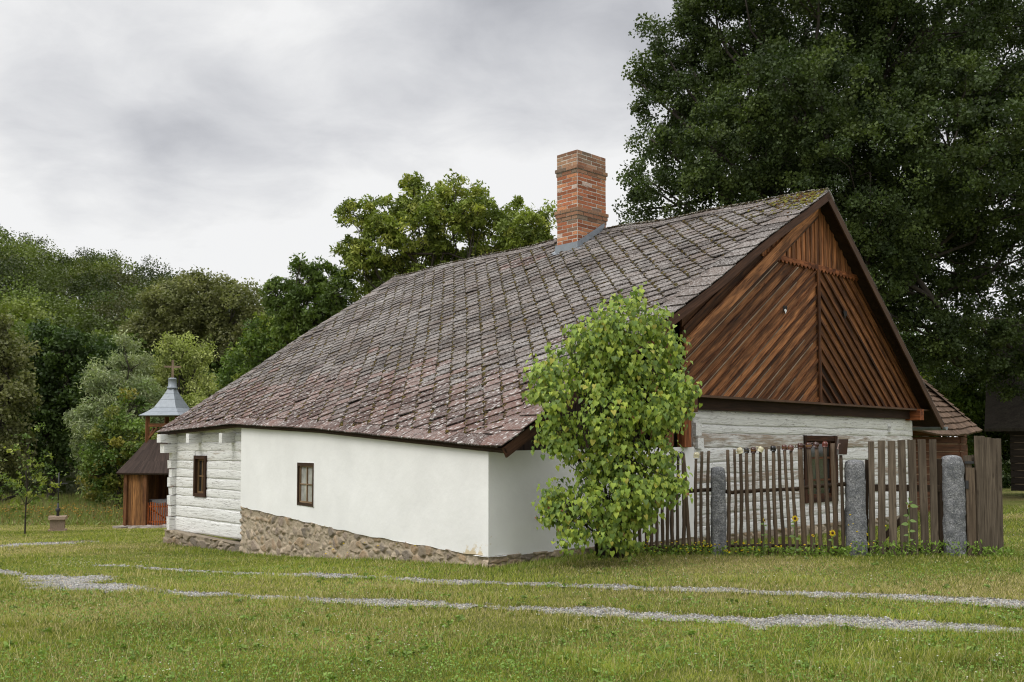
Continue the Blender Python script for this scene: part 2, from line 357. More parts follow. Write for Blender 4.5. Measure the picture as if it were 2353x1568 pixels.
def gcol(x, y):
    """dryness of the turf 0..1"""
    d = fbm(x*.35, y*.5, 77, 4)
    return np.clip((d-.36)*2.6, 0, 1)

def stretch(a, b, st, grow, lo, hi):
    xs = list(np.arange(a, b, st)); s_ = st; q = xs[-1]
    while q < hi: s_ *= grow; q += s_; xs.append(q)
    s_ = st; q = a; left = []
    while q > lo: s_ *= grow; q -= s_; left.append(q)
    return np.array(left[::-1]+xs)
gx = stretch(-12, 11, .13, 1.09, -260, 260); gy = stretch(4, 26, .13, 1.07, -20, 330)
X, Y = np.meshgrid(gx, gy); Z = gsurf(X, Y)
nx, ny = len(gx), len(gy); idx = np.arange(nx*ny).reshape(ny, nx)
Fq = np.stack([idx[:-1, :-1], idx[:-1, 1:], idx[1:, 1:], idx[1:, :-1]], -1).reshape(-1, 4)
dry = gcol(X, Y); tk = sstep(-.35, .15, track(X, Y))
G_ = np.array([.125, .155, .036]); D_ = np.array([.30, .25, .12]); S_ = np.array([.20, .17, .13])
col = G_+(D_-G_)*dry[..., None]*.75; fl = (fbm(X*4, Y*4, 9)[..., None]-.5)*.35+1; col = col*fl
col = col*(1-tk[..., None])+S_*tk[..., None]
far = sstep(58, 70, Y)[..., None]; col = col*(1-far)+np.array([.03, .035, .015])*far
q = NT('turf'); o = q.obj(); a = q.noise(o, 9, 6, .7); b = q.noise(o, 55, 5, .75); c = q.attr('Col')
cc = q.mix(q.rng(b, .35, .65), q.mix(1., c, (.6, .62, .5), 'MULTIPLY'), q.mix(1., c, (1.35, 1.3, 1.2), 'MULTIPLY'))
cc = q.mix(q.rng(a, .6, .72, 0, .5), cc, q.mix(1., c, (1.6, 1.35, 1.2), 'MULTIPLY')); q.bump(q.math('ADD', a, b), 1., .04); M['turf'] = q.fin(cc, .95, .08)
npmesh('ground', np.stack([X, Y, Z], -1).reshape(-1, 3), Fq, col.reshape(-1, 3), M['turf'], smooth=True, kind='structure')

# gravel bed of the tracks, a sheet just above the turf
sx_ = np.arange(-11, 9.2, .07); sy_ = np.arange(6.5, 27, .07); X, Y = np.meshgrid(sx_, sy_); tkk = track(X, Y); Z = gsurf(X, Y)+.010
idx = np.arange(X.size).reshape(X.shape); cell = (tkk[:-1, :-1] > 0) & (tkk[1:, 1:] > 0) & (tkk[1:, :-1] > 0) & (tkk[:-1, 1:] > 0)
Fq = np.stack([idx[:-1, :-1], idx[:-1, 1:], idx[1:, 1:], idx[1:, :-1]], -1)[cell]
uq, inv = np.unique(Fq, return_inverse=True); V = np.stack([X, Y, Z], -1).reshape(-1, 3)[uq]
npmesh('gravel_path', V, inv.reshape(-1, 4), np.ones((len(V), 3))*.3, M['stonesheet'], smooth=True, kind='structure')

# ------------------------------------------------------------------ the cottage: local frame a (along the ridge, away), b (across), z
P0 = np.array([5.96953673, 17.8, 0]); U = np.array([-.69305981, .72088009, 0]); Vv = np.array([.72088009, .69305981, 0]); ZZ = np.array([0, 0, 1.])
def H(a, b, z): return P0+U*a+Vv*b+ZZ*z
def gp(x, y, a=.3):
    n = U; p0 = P0+U*a; d = ray(x, y); q_ = d*(np.dot(p0, n)/np.dot(d, n)); return float((q_-P0)@Vv), float(q_[2])
def ep(x, y, b):
    n = Vv; p0 = P0+Vv*b; d = ray(x, y); q_ = d*(np.dot(p0, n)/np.dot(d, n)); return float((q_-P0)@U), float(q_[2])
def linep(x, y, A, B):
    """picture point on the vertical plane through local (a,b) points A and B -> distance from A, z"""
    a0 = H(*A, 0); b0 = H(*B, 0); t = (b0-a0)/np.linalg.norm(b0-a0); n = np.cross(t, ZZ); d = ray(x, y); q_ = d*(np.dot(a0, n)/np.dot(d, n)); return float((q_-a0)@t), float(q_[2])
AE = 13.56
def ridge_z(a): return np.interp(a, [0, 2, 5.5, 10, AE], [4.81, 4.87, 4.96, 4.95, 4.90])
def slope(a): return np.interp(a, [0, 9.7, AE], [.57, .64, .655])
def eave_b(a): return np.interp(a, [0, 9.67, AE], [-8.44, -6.98, -6.95])
def roofz(a, b): return ridge_z(a)+slope(a)*b
def RP(a, w_, h=0):
    """point on the front roof slope: w_ metres down the slope, h above it"""
    s_ = float(slope(a)); k = math.sqrt(1+s_*s_); b = -w_/k
    und = (.016*math.sin(a*1.3+w_*.9)+.012*math.sin(a*2.9-w_*1.7))*min(1, max(0, (7.4-w_)/3))
    return H(a, b, float(ridge_z(a))+s_*b)+(ZZ-Vv*s_)/k*(h+und)
def weave(a): s_ = float(slope(a)); return -float(eave_b(a))*math.sqrt(1+s_*s_)
house = thing('cottage', 'long low white cottage with mossy tiled roof, brick chimney and brown plank gable', 'house', H(4, -3, -1.9))

# --- roof covering
tm = MB(); dia = .29; hd = dia/math.sqrt(2)
def clip(poly, fn):
    out = []
    for i in range(len(poly)):
        p, q_ = poly[i], poly[(i+1) % len(poly)]; fp, fq = fn(p), fn(q_)
        if fp >= 0: out.append(p)
        if fp*fq < 0: t = fp/(fp-fq); out.append((p[0]+(q_[0]-p[0])*t, p[1]+(q_[1]-p[1])*t))
    return out
def redness(a, w_):
    b_ = w_+.22*math.sin(a*1.7)+.15*math.sin(a*4.1)+random.gauss(0, .38)
    lim = 7.35-.12*a if a < 7 else 6.5-.02*(a-7)
    return 1. if b_ > lim else 0.
def tilecol(red, rnd):
    if red: base = np.array([.092, .050, .040])*(.6+.8*rnd) if rnd < .6 else np.array([.165, .095, .078])*(.8+.4*(rnd-.6))
    else: base = np.array([.088, .068, .058])*(.42+.95*rnd)
    return base
def add_tile(poly, red, h0, hb, wt, wb, th=.020, rnd=None, tilt=0):
    if len(poly) < 3: return
    rnd = random.random() if rnd is None else rnd
    c = tilecol(red, rnd); off = (random.uniform(0, 60), random.uniform(0, 60))
    cx_ = sum(p[0] for p in poly)/len(poly)
    top = [RP(p[0], p[1], h0+(hb-h0)*(p[1]-wt)/(wb-wt)+tilt*(p[0]-cx_)) for p in poly]; bot = [RP(p[0], p[1], h0+(hb-h0)*(p[1]-wt)/(wb-wt)+tilt*(p[0]-cx_)-th) for p in poly]
    k = len(poly); Gr = [(p[0]+off[0], p[1]+off[1], red) for p in poly]*2
    tm.add(top+bot, [tuple(range(k))]+[(i, i+k, (i+1) % k+k, (i+1) % k) for i in range(k)], np.r_[np.tile(c, (k, 1)), np.tile((.012, .010, .009), (k, 1))], Gr)  # lower edge vertices near black: shadow line under each tile put into colour
mossbits = []
nI = int(18/hd)
for ii in range(-2, 100):
    for jj in range(-80, 80):
        a = (ii-jj)*hd-3; w_ = (ii+jj)*hd+.1
        if a < -.2 or a > AE+.2 or w_ < 0 or w_ > 9.9: continue
        e_ = .012; j1 = random.uniform(-.012, .012)
        poly = [(a, w_-hd-.05), (a+hd+e_+j1, w_), (a, w_+hd+e_), (a-hd-e_+j1, w_)]
        full = weave(min(max(a, 0), AE))-.26
        poly = clip(poly, lambda p: p[1]-.24); poly = clip(poly, lambda p: p[0]-.34); poly = clip(poly, lambda p: AE-.02-p[0])
        if len(poly) > 2:
            if a > 9.5: poly = clip(poly, lambda p: weave(p[0] if p[0] > 9.67 else 9.67)-.24-p[1])
            else: poly = clip(poly, lambda p: weave(0)-.24+(weave(9.67)-weave(0))*p[0]/9.67-p[1])
        if len(poly) < 3: continue
        red = redness(a, w_)
        if 6.6 < a < 7.9 and .9 < w_ < 1.5: red = 1.
        add_tile(poly, red, .0, .036+random.uniform(-.006, .012)+(.02 if random.random() < .03 else 0), w_-hd, w_+hd, tilt=random.gauss(0, .014))
        # seam on the left lower edge collects moss
        mossbits.append((a, w_))
def strip(wt0, wb0, step, h, eave=False):
    a = 0.
    while a < AE:
        st_ = step*random.uniform(.9, 1.1); a1 = min(a+st_, AE); g = .004
        w0 = wt0 if not eave else None; sk = 0 if not eave else .07
        if eave: pa = [(a+g, weave(a)-.32), (a1-g, weave(a1)-.32), (min(a1-g+sk, AE), weave(a1)+.02), (min(a+g+sk, AE), weave(a)+.02)]
        else: pa = [(a+g, wt0), (a1-g, wt0), (a1-g, wb0), (a+g, wb0)]
        mid = pa[0][1]
        add_tile(pa, redness((a+a1)/2, (pa[0][1]+pa[2][1])/2) if eave else 0., h, h+.012+random.uniform(0, .008), mid, pa[2][1], tilt=random.gauss(0, .01))
        a = a1
strip(0, 0, .31, .010, True); strip(.0, .30, .62, .024)
w_ = .12
while w_ < weave(0)-.35:                       # verge tiles along the gable edge
    w1 = w_+.40; red = redness(.2, w_+.2)
    add_tile([(-.02, w_-.03), (.40, w_-.03), (.50, w_+.22), (.40, w1), (-.02, w1+.02)], red, .026, .040+random.uniform(0, .012), w_, w1, th=.014, tilt=random.gauss(0, .01)); w_ = w1
w_ = .12
while w_ < weave(AE)-.2:
    w1 = w_+.4; add_tile([(AE-.4, w_), (AE+.02, w_), (AE+.02, w1+.02), (AE-.4, w1)], redness(AE, w_), .024, .04, w_, w1); w_ = w1
# rear slope
RB, RZ = 5.07, .51
def RR(a, t, h=0): z0 = float(ridge_z(a)); z1 = RZ+float(ridge_z(a))-4.81; L = math.hypot(RB, z0-z1); return H(a, RB*t, z0+(z1-z0)*t)+(ZZ*RB+Vv*(z0-z1))/L*h
for i in range(34):
    for j in range(16):
        a0_, a1_ = i*AE/34+.004, (i+1)*AE/34-.004; t0, t1 = j/16, (j+1)/16+.006
        c = tilecol(0, random.random()); V_ = [RR(a0_, t0, .0), RR(a1_, t0, .0), RR(a1_, t1, .022), RR(a0_, t1, .022)]; V_ += [v_-ZZ*.012 for v_ in V_]
        tm.add(V_, [(0, 1, 2, 3), (3, 2, 6, 7), (0, 3, 7, 4)], c, [(random.uniform(0, 50), k*.3, 0) for k in range(8)])
roof = tm.build('roof', M['tile'], house)
# ridge capping with crusty moss
rc = MB(); a = 0
while a < AE:
    a1 = min(a+.42, AE)
    for sgn in (0, 1):
        pts = [RP(a, 0, .045), RP(a1, 0, .045), RP(a1, .16, .04), RP(a, .16, .04)] if not sgn else [RR(a, 0, .045), RR(a1, 0, .045), RR(a1, .035, .04), RR(a, .035, .04)]
        rc.poly(pts, tilecol(0, random.random()), ZZ*-.03, G=[(a, 0, 0), (a1, 0, 0), (a1, .2, 0), (a, .2, 0)])
    a = a1
rc.build('ridge_cap', M['tile'], roof)
# moss cushions in the seams
ico = [(0, 0, 1), (.9, 0, .3), (.28, .85, .3), (-.73, .53, .3), (-.73, -.53, .3), (.28, -.85, .3), (.7, .5, -.3), (-.3, .8, -.3), (-.8, 0, -.3), (-.3, -.8, -.3), (.7, -.5, -.3)]
icf = [(0, 1, 2), (0, 2, 3), (0, 3, 4), (0, 4, 5), (0, 5, 1), (1, 6, 2), (2, 7, 3), (3, 8, 4), (4, 9, 5), (5, 10, 1), (6, 7, 2), (7, 8, 3), (8, 9, 4), (9, 10, 5), (10, 6, 1)]
ico = np.array(ico); icf = np.array(icf)
MV = []; MF = []; MC = []; n_ = 0
def cushion(a, w_, r, h, col_):
    global n_
    c = RP(a, w_, h); s_ = float(slope(a)); nrm = (ZZ-Vv*s_)/math.sqrt(1+s_*s_); dn = np.cross(U, nrm)
    J = ico*(1+RS.uniform(-.3, .3, (11, 1))); MV.append(c+(J[:, :1]*U+J[:, 1:2]*dn)*r+J[:, 2:3]*nrm*r*.55); MF.append(icf+n_); n_ += 11; MC.append(np.tile(col_*RS.uniform(.6, 1.3), (11, 1)))
mc = [np.array([.075, .065, .02]), np.array([.05, .038, .016]), np.array([.03, .022, .013]), np.array([.10, .07, .02])]
for a, w_ in mossbits:
    if a < .5 or a > AE-.1 or w_ > weave(a)-.3: continue
    dens = fbm(np.array([a*.6]), np.array([w_*.6]), 44)[0]
    # the edge from (a, w+hd) to (a+hd, w): direction A runs down towards the gable
    if random.random() < .80+dens*.8:
        k = random.randint(8, 20); t0 = random.uniform(0, .4); t1 = random.uniform(.6, 1)
        for _ in range(k):
            t = random.uniform(t0, t1); cushion(a+hd*(1-t)+random.gauss(0, .008), w_+hd*t+random.gauss(0, .008), random.uniform(.016, .038), .018, random.choice(mc))
    if random.random() < .2+dens*.35:
        for _ in range(random.randint(4, 12)):
            t = random.random(); cushion(a-hd*(1-t), w_+hd*t+.008, random.uniform(.012, .026), .014, random.choice(mc[1:]))
    if random.random() < .10:
        for _ in range(random.randint(2, 6)): cushion(a+random.gauss(0, .05), w_+random.gauss(0, .03), random.uniform(.006, .016), .014, mc[2])
for _ in range(1500):
    a = random.uniform(0, AE); cushion(a, random.uniform(-.02, .06), random.uniform(.012, .035), .06, random.choice(mc[1:3]+[np.array([.2, .19, .16])]))
for _ in range(320):
    cushion(abs(random.gauss(0, .5)), abs(random.gauss(0, .5))+.02, random.uniform(.012, .035), .05, random.choice([np.array([.16, .15, .03]), np.array([.10, .05, .02]), np.array([.13, .12, .03])]))
npmesh('moss', np.concatenate(MV), np.concatenate(MF), np.concatenate(MC), M['moss'], roof, smooth=True)
# boarding under the tiles
dk = MB()
As = [0, 2, 5.5, 9.67, AE]
for i in range(4):
    a0_, a1_ = As[i]+(.01 if i == 0 else 0), As[i+1]
    for h0, h1 in ((-.05, -.09),):
        for k in range(3):
            q4 = [RP(a0_, weave(a0_)*k/3+.001, h0), RP(a1_, weave(a1_)*k/3+.001, h0), RP(a1_, weave(a1_)*(k+1)/3, h0), RP(a0_, weave(a0_)*(k+1)/3, h0)]
            q8 = q4+[RP(a0_, weave(a0_)*k/3, h1), RP(a1_, weave(a1_)*k/3, h1), RP(a1_, weave(a1_)*(k+1)/3, h1), RP(a0_, weave(a0_)*(k+1)/3, h1)]
            dk.add(q8, [(0, 1, 2, 3), (7, 6, 5, 4), (3, 2, 6, 7), (0, 3, 7, 4), (1, 5, 6, 2)], (.6, .55, .5))
    q4 = [RR(a0_, 0, -.02), RR(a1_, 0, -.02), RR(a1_, 1, -.02), RR(a0_, 1, -.02)]; q8 = q4+[p-ZZ*.05 for p in q4]
    dk.add(q8, [(0, 1, 2, 3), (7, 6, 5, 4), (3, 2, 6, 7), (0, 3, 7, 4), (1, 5, 6, 2)], (.6, .55, .5))
dk.build('roof_boarding', M['dark'], roof)
# bargeboards and eave board
vb = MB()
for k in range(9):
    w0, w1 = weave(0)*k/9, weave(0)*(k+1)/9
    q_ = [RP(0, w0, -.01), RP(0, w1, -.01), RP(0, w1, -.15), RP(0, w0, -.15)]; vb.poly(q_, (1.25, 1.0, .9), U*.028, G=[(w0, .1, 0), (w1, .1, 0), (w1, -.05, 0), (w0, -.05, 0)])
vb.build('bargeboard', M['dark'], roof)
vb = MB(); q_ = [RR(0, 0, -.01), RR(0, 1, -.01), RR(0, 1, -.15), RR(0, 0, -.15)]; vb.poly(q_, (1.3, 1.2, 1.1), U*.028, G=[(0, .1, 0), (6, .1, 0), (6, -.05, 0), (0, -.05, 0)])
vb.build('bargeboard', M['dark'], roof)
vb = MB()
for i in range(14):
    a0_, a1_ = 9.67*i/14, 9.67*(i+1)/14
    vb.poly([RP(a0_, weave(a0_)-.01, -.02), RP(a1_, weave(a1_)-.01, -.02), RP(a1_, weave(a1_)-.01, -.085), RP(a0_, weave(a0_)-.01, -.085)], (.55, .5, .5), Vv*.03)
vb.poly([RP(9.67, weave(9.67)-.01, -.02), RP(AE, weave(AE)-.01, -.02), RP(AE, weave(AE)-.01, -.085), RP(9.67, weave(9.67)-.01, -.085)], (.55, .5, .5), Vv*.03)
vb.build('eave_board', M['dark'], roof)

# --- chimney
def inv_roof(x, y):
    a, b = 5., -2.
    for _ in range(40):
        d = ray(x, y)
        def fn(a, b): p = H(a, b, float(roofz(a, b))); return np.array([p[0]-d[0]*p[1], p[2]-d[2]*p[1]])
        r0 = fn(a, b); J = np.array([(fn(a+.001, b)-r0)/.001, (fn(a, b+.001)-r0)/.001]).T; st = np.linalg.solve(J, -r0); a += st[0]; b += st[1]
    return a, b
ca, cb = inv_roof(1327, 574)
def solve_len(dirv, xt, base_):
    lo, hi = 0, 3; sgn = 1 if (base_+dirv)[0]/(base_+dirv)[1] > base_[0]/base_[1] else -1; t = (xt-1176.5)/F
    for _ in range(40):
        m_ = (lo+hi)/2; p = base_+dirv*m_
        if (p[0]/(p[1]*math.cos(PITCH)+p[2]*math.sin(PITCH))-t)*sgn > 0: hi = m_
        else: lo = m_
    return lo
cbase = H(ca, cb, float(roofz(ca, cb))+1.2)
LU = solve_len(U, 1280, cbase); LV = solve_len(Vv, 1392, cbase)
ctop = (at(1331, 343, cbase[1]))[2]
cz0 = float(roofz(ca, cb))-.35
print('chimney', ca, cb, LU, LV, ctop, cz0)
ch = MB(); crs = (ctop-cz0)/round((ctop-cz0)/.088); nr = round((ctop-cz0)/.088)
mort = (.60, .56, .50)
band = {nr-5: .035, nr-6: .012, int(nr-16): .045, int(nr-17): .03, int(nr-18): .012}
ch.box(H(ca+LU/2, cb+LV/2, (cz0+ctop)/2-.02), U, Vv, ZZ, (LU/2-.001, LV/2-.001, (ctop-cz0)/2-.012), mort)
for r_ in range(nr):
    z = cz0+(r_+.5)*crs; ex = band.get(r_, 0); top = r_ > nr-6 or r_ in band
    if ex: ch.box(H(ca+LU/2, cb+LV/2, z), U, Vv, ZZ, (LU/2-.006+ex, LV/2-.006+ex, crs/2-.001), (.36, .32, .27))
    for face in range(4):
        L = LU if face % 2 == 0 else LV; nb = 2 if L < .75 else 3; off = 0 if (r_+face) % 2 else .5
        xs = [-ex]+[L*(k+off)/nb for k in range(0 if off else 1, nb+1) if 0.02 < L*(k+off)/nb < L-.02]+[L+ex]
        for x0, x1 in zip(xs[:-1], xs[1:]):
            g = .020; m_ = (x0+x1)/2; hl = (x1-x0)/2-g/2
            if hl < .02: continue
            t = random.random()
            c = np.array([.37, .135, .068])*random.uniform(.55, 1.2) if t < .72 else (np.array([.45, .20, .10])*random.uniform(.8, 1.1) if t < .9 else np.array([.22, .14, .10]))
            if top: c = c*.5+np.array([.12, .105, .075])*random.uniform(.4, 1.2)
            elif random.random() < .06: c = np.array([.50, .38, .32])
            d = .006+random.uniform(-.004, .004)+ex
            if face == 0: c_, ax, ay = H(ca+m_, cb-d+.02, z), U, Vv
            elif face == 2: c_, ax, ay = H(ca+m_, cb+LV+d-.02, z), U, Vv
            elif face == 1: c_, ax, ay = H(ca-d+.02, cb+m_, z), Vv, U
            else: c_, ax, ay = H(ca+LU+d-.02, cb+m_, z), Vv, U
            dz = -.012*(m_/L) if 0 else 0
            if r_ >= nr-1 and random.random() < .15: continue
            ch.box(c_+ZZ*random.uniform(-.002, .002), ax, ay, ZZ, (hl, .02, crs/2-.0095), c, jit=.002)
ch.box(H(ca+LU/2, cb+LV/2, ctop-.025), U, Vv, ZZ, (LU/2-.03, LV/2-.03, .012), (.16, .12, .09))
chim = ch.build('chimney', M['brick'], house)
fm = MB()
def flash(pts_in, outn, hgt=.14):   # upstand + apron on the slope
    for (a0_, b0_), (a1_, b1_) in zip(pts_in[:-1], pts_in[1:]):
        p = H(a0_, b0_, float(roofz(a0_, b0_))+.03); q_ = H(a1_, b1_, float(roofz(a1_, b1_))+.03); n_o = outn
        fm.poly([p, q_, q_+ZZ*hgt, p+ZZ*hgt], (1, 1, 1), n_o*.006)
        nb = n_o*.13
        e0 = p+nb; e0[2] = p[2]+float(slope(a0_))*float(nb@Vv)+.015; e1 = q_+nb; e1[2] = q_[2]+float(slope(a1_))*float(nb@Vv)+.015
        fm.poly([p, e0, e1, q_], (1, 1, 1), -ZZ*.006)
flash([(ca-.03, cb-.03), (ca+LU+.03, cb-.03)], -Vv, .17); flash([(ca-.03, cb-.03), (ca-.03, min(cb+LV+.02, -.02))], -U, .17)
flash([(ca+LU+.03, cb-.03), (ca+LU+.03, -.02)], U, .17)
p = H(ca-.03, cb-.03, float(roofz(ca, cb))+.035)
fm.poly([p, p-U*.13+ZZ*.0, p-U*.13-Vv*.13-ZZ*.07, p-Vv*.13-ZZ*.07], (1, 1, 1), -ZZ*.006)
fm.build('flashing', M['zinc'], chim)

# --- gable boarding
GA = .28
gb = MB(); zb = .83; edges = []
aZ, aB = 4.62, 0.
SL, SR = .69, .80                           # slopes of the diagonal boards
def gpoly(pts, a0_, th, col_, along):
    """board from polygon in (b,z) on the gable plane, extruded towards the viewer"""
    al = np.array(along, float); al /= np.linalg.norm(al); pr = np.array([-al[1], al[0]]); o_ = random.uniform(0, 60)
    G = [(o_+np.dot(p, al), np.dot(p, pr), o_) for p in pts]
    gb.poly([H(a0_, p[0], p[1]) for p in pts], col_, -U*th, G=G)
def ltop(b): return float(ridge_z(.3))+float(slope(.3))*b-.20 if b < 0 else float(ridge_z(.3))-(4.81-RZ)/RB*b-.20
def inside(poly): # clip to the gable outline
    poly = clip(poly, lambda p: p[1]-zb); poly = clip(poly, lambda p: (float(ridge_z(.3))-.12+float(slope(.3))*p[0])-p[1]); poly = clip(poly, lambda p: (float(ridge_z(.3))-.12-(4.81-RZ)/RB*p[0])-p[1])
    return clip(poly, lambda p: p[0]+4.28)
gpoly(inside([(-4.4, zb), (4.9, zb), (4.9, 4.9), (-4.4, 4.9)]), GA+.06, .02, (.35, .3, .3), (1, 0))
zh = 3.36
bw = .17; b = -1.9
while b < 1.9:                               # upright boards of the top triangle with cover strips
    pl = inside([(b+.005, zh), (b+bw*.995, zh), (b+bw*.995, 4.9), (b+.005, 4.9)])
    if len(pl) > 2: gpoly(pl, GA+.035, .025+random.uniform(0, .006), np.array([1.05, 1, 1])*random.uniform(.75, 1.5), (0, 1))
    pl = inside([(b-.025, zh+.02), (b+.025, zh+.02), (b+.025, 4.9), (b-.025, 4.9)])
    if len(pl) > 2: gpoly(pl, GA+.008, .02, np.array([1, 1, 1])*random.uniform(.6, 1.1), (0, 1))
    b += bw
for side in (-1, 1):
    s_ = SL if side < 0 else SR; L = math.hypot(1, s_); pitch = .20*L; k = -1
    c0 = zb-5.
    while c0 < 6.:
        c1 = c0+pitch                        # boards between lines z = c + s*(b) on the left, z = c - s*b on the right
        pl = [(0, c0+.004), (0, c1-.004), (side*6, c1-.004-s_*6), (side*6, c0+.004-s_*6)]
        pl = clip(pl, lambda p: zh-.01-p[1]); pl = inside(pl) if len(pl) > 2 else pl
        if len(pl) > 2:
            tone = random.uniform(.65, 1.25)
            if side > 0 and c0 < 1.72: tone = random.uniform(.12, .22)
            if side < 0 and c0 > 4.25: tone *= .30  # recess shade between rafter and verge put into the board tone
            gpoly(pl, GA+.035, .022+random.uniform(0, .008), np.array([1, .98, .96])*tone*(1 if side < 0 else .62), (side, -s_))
            cw = .03
            pl = [(0, c1-cw), (0, c1+cw), (side*6, c1+cw-s_*6), (side*6, c1-cw-s_*6)]; pl = clip(pl, lambda p: zh-.03-p[1]); pl = inside(pl) if len(pl) > 2 else pl
            if len(pl) > 2: gpoly(pl, GA+.006, .034, np.array([.42, .38, .36])*random.uniform(.6, 1.3), (side, -s_))
            if side < 0 and random.random() < .8:
                tt0 = random.uniform(.0, 2.); pl = [(-tt0, c1-cw-.012-s_*tt0), (-tt0, c1-cw+.006-s_*tt0), (side*6, c1-cw+.006-s_*6), (side*6, c1-cw-.012-s_*6)]; pl = clip(pl, lambda p: zh-.05-p[1]); pl = inside(pl) if len(pl) > 2 else pl
                if len(pl) > 2 and c0 < 4.2: edges.append((pl, (side, -s_)))
        c0 = c1
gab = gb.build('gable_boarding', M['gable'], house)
tr = MB(); gb = tr
for pl, al_ in edges: gpoly(pl, GA-.004, .030, np.array([1, 1, 1])*random.uniform(1.2, 2.8), al_)
tr.build('board_edge', M['grey'], gab); tr = MB(); gb = tr
gpoly([(-.045, zb), (.045, zb), (.045, zh), (-.045, zh)], GA-.02, .03, (.5, .45, .4), (0, 1))
nsc = 26                                     # scalloped horizontal strip
for i in range(nsc):
    b0_, b1_ = -1.75+3.5*i/nsc, -1.75+3.5*(i+1)/nsc; m_ = (b0_+b1_)/2
    gpoly([(b0_, zh+.09), (b0_, zh+.02), (m_, zh-.045), (b1_, zh+.02), (b1_, zh+.09)], GA-.02, .02, (.75, .6, .55), (1, 0))
tr.build('cover_strip', M['gable'], gab)
rf = MB(); gb = rf                           # old rafter line seen under the flatter roof
def rl(z_off, wdt, tone, a0_):
    pl = [(0, 4.66+z_off), (0, 4.66+z_off-wdt), (-5.6, 4.66+z_off-wdt-SL*5.6), (-5.6, 4.66+z_off-SL*5.6)]; pl = inside(pl)
    if len(pl) > 2: gpoly(pl, a0_, .04, (tone,)*3, (-1, -SL))
rl(-.02, .24, 1.25, GA-.02); rl(-.26, .05, .3, GA-.015)
rf.build('rafter', M['gable'], gab)
hm = MB()
for (x, y), light in (((1804, 711), 1), ((1942, 722), 0)):
    hm = MB()
    b, z = gp(x, y, GA-.03); sc_ = .075
    pts = [(0, -1.2), (.75, -.2), (1, .4), (.8, .85), (.4, .95), (0, .55), (-.4, .95), (-.8, .85), (-1, .4), (-.75, -.2)]
    hm.poly([H(GA-.030, b+sc_*p[0], z+sc_*p[1]) for p in pts], (.008, .006, .006), -U*.004)  # solid plate, the darkness of a heart-shaped hole given as colour
    if light: hm.poly([H(GA-.038, b+sc_*p[0], z+sc_*p[1]) for p in [(0, -1.1), (.62, -.2), (.3, -.1), (0, .1), (-.3, -.05), (-.62, -.2)]], (.75, .76, .78), -U*.003)  # pale piece painted in for the light seen through the hole
    hm.build('heart_plate', M['paint'], gab)
am = MB()                                    # ledge, wall plate and dark recessed board under the gable
am.box(H(GA-.07, .15, zb-.02), Vv, U, ZZ, (4.45, .10, .018), (1.6, 1.5, 1.4))
am.box(H(GA+.02, .15, zb-.13), Vv, U, ZZ, (4.4, .03, .095), (.6, .5, .45))
am.box(H(GA-.06, -4.22, zb-.16), Vv, U, ZZ, (.05, .14, .12), (1.5, 1.1, .9)); am.build('gable_sill', M['dark'], house)
be = MB(); b, z = gp(2113, 953, .1); be.box(H(.25, b, z), U, Vv, ZZ, (.2, .10, .12), (.85, .62, .55)); be.build('beam_end', M['gable'], house)

# --- walls
WZ = .62
def rough_logs(mb, A, B, zs, holes, cols, out, bulge=.012, inset=.0, step=.09, wob=.032, worn=None, chink=(.0, 0, 0)):
    a0 = H(*A, 0); b0 = H(*B, 0); L = np.linalg.norm(b0-a0); t = (b0-a0)/L
    for k in range(len(zs)-1):
        z1, z0 = zs[k], zs[k+1]; segs = [(0, L)]
        for (h0, h1, hz0, hz1) in holes:
            if min(z1, hz1)-max(z0, hz0) > .3*(z1-z0):
                ns = []
                for s0, s1 in segs:
                    if h0 > s0: ns.append((s0, min(s1, h0)))
                    if h1 < s1: ns.append((max(s0, h1), s1))
                segs = [q_ for q_ in ns if q_[1]-q_[0] > .02]
        o_ = random.uniform(0, 90); wn_ = worn[k] if worn else random.uniform(0, .5)
        for s0, s1 in segs:
            n = max(2, int((s1-s0)/step)); ss = np.linspace(s0, s1, n+1); pr = [(-.5, -.5), (-.49, .5), (-.40, .9), (0, 1), (.38, .9), (.49, .55), (.5, -.5)]
            V_ = []; G = []
            zt = z1+wob*2*(fbm(ss*1.1+o_, ss*0+k, 3)-.5); zl = z0+wob*2*(fbm(ss*1.1+o_+50, ss*0+k+1, 4)-.5)
            bu = bulge*(.7+.6*vn(ss*1.5+o_, ss*0, 8))
            for i, s_ in enumerate(ss):
                for (pz, pd) in pr:
                    zc = (zt[i]+zl[i])/2; hh = (zt[i]-zl[i])-.013
                    V_.append(a0+t*s_+ZZ*(zc+pz*hh)+out*(pd*bu[i]-inset)); G.append((s_+o_, pz*hh, pd*.05+o_))
            m_ = len(pr); mb.add(V_, [(i*m_+j, (i+1)*m_+j, (i+1)*m_+j+1, i*m_+j+1) for i in range(n) for j in range(m_-1)]+[tuple(range(m_)), tuple(n*m_+j for j in range(m_))[::-1]], (wn_, 0, 0), G)
def backing(mb, A, B, z0, z1, out, dep, th, col_, holes=()):
    a0 = H(*A, 0); b0 = H(*B, 0); L = np.linalg.norm(b0-a0); t = (b0-a0)/L; xs = [0]+sorted([q_ for h in holes for q_ in h[:2]])+[L]
    for i in range(len(xs)-1):
        s0, s1 = xs[i], xs[i+1]; zr = [(z0, z1)]
        for h in holes:
            if abs(s0-h[0]) < 1e-6: zr = [(z0, h[2]), (h[3], z1)]
        for za, zc in zr: mb.box(a0+t*(s0+s1)/2+ZZ*(za+zc)/2-out*(dep+.008+th/2), t, out, ZZ, ((s1-s0)/2, th/2, (zc-za)/2), col_)
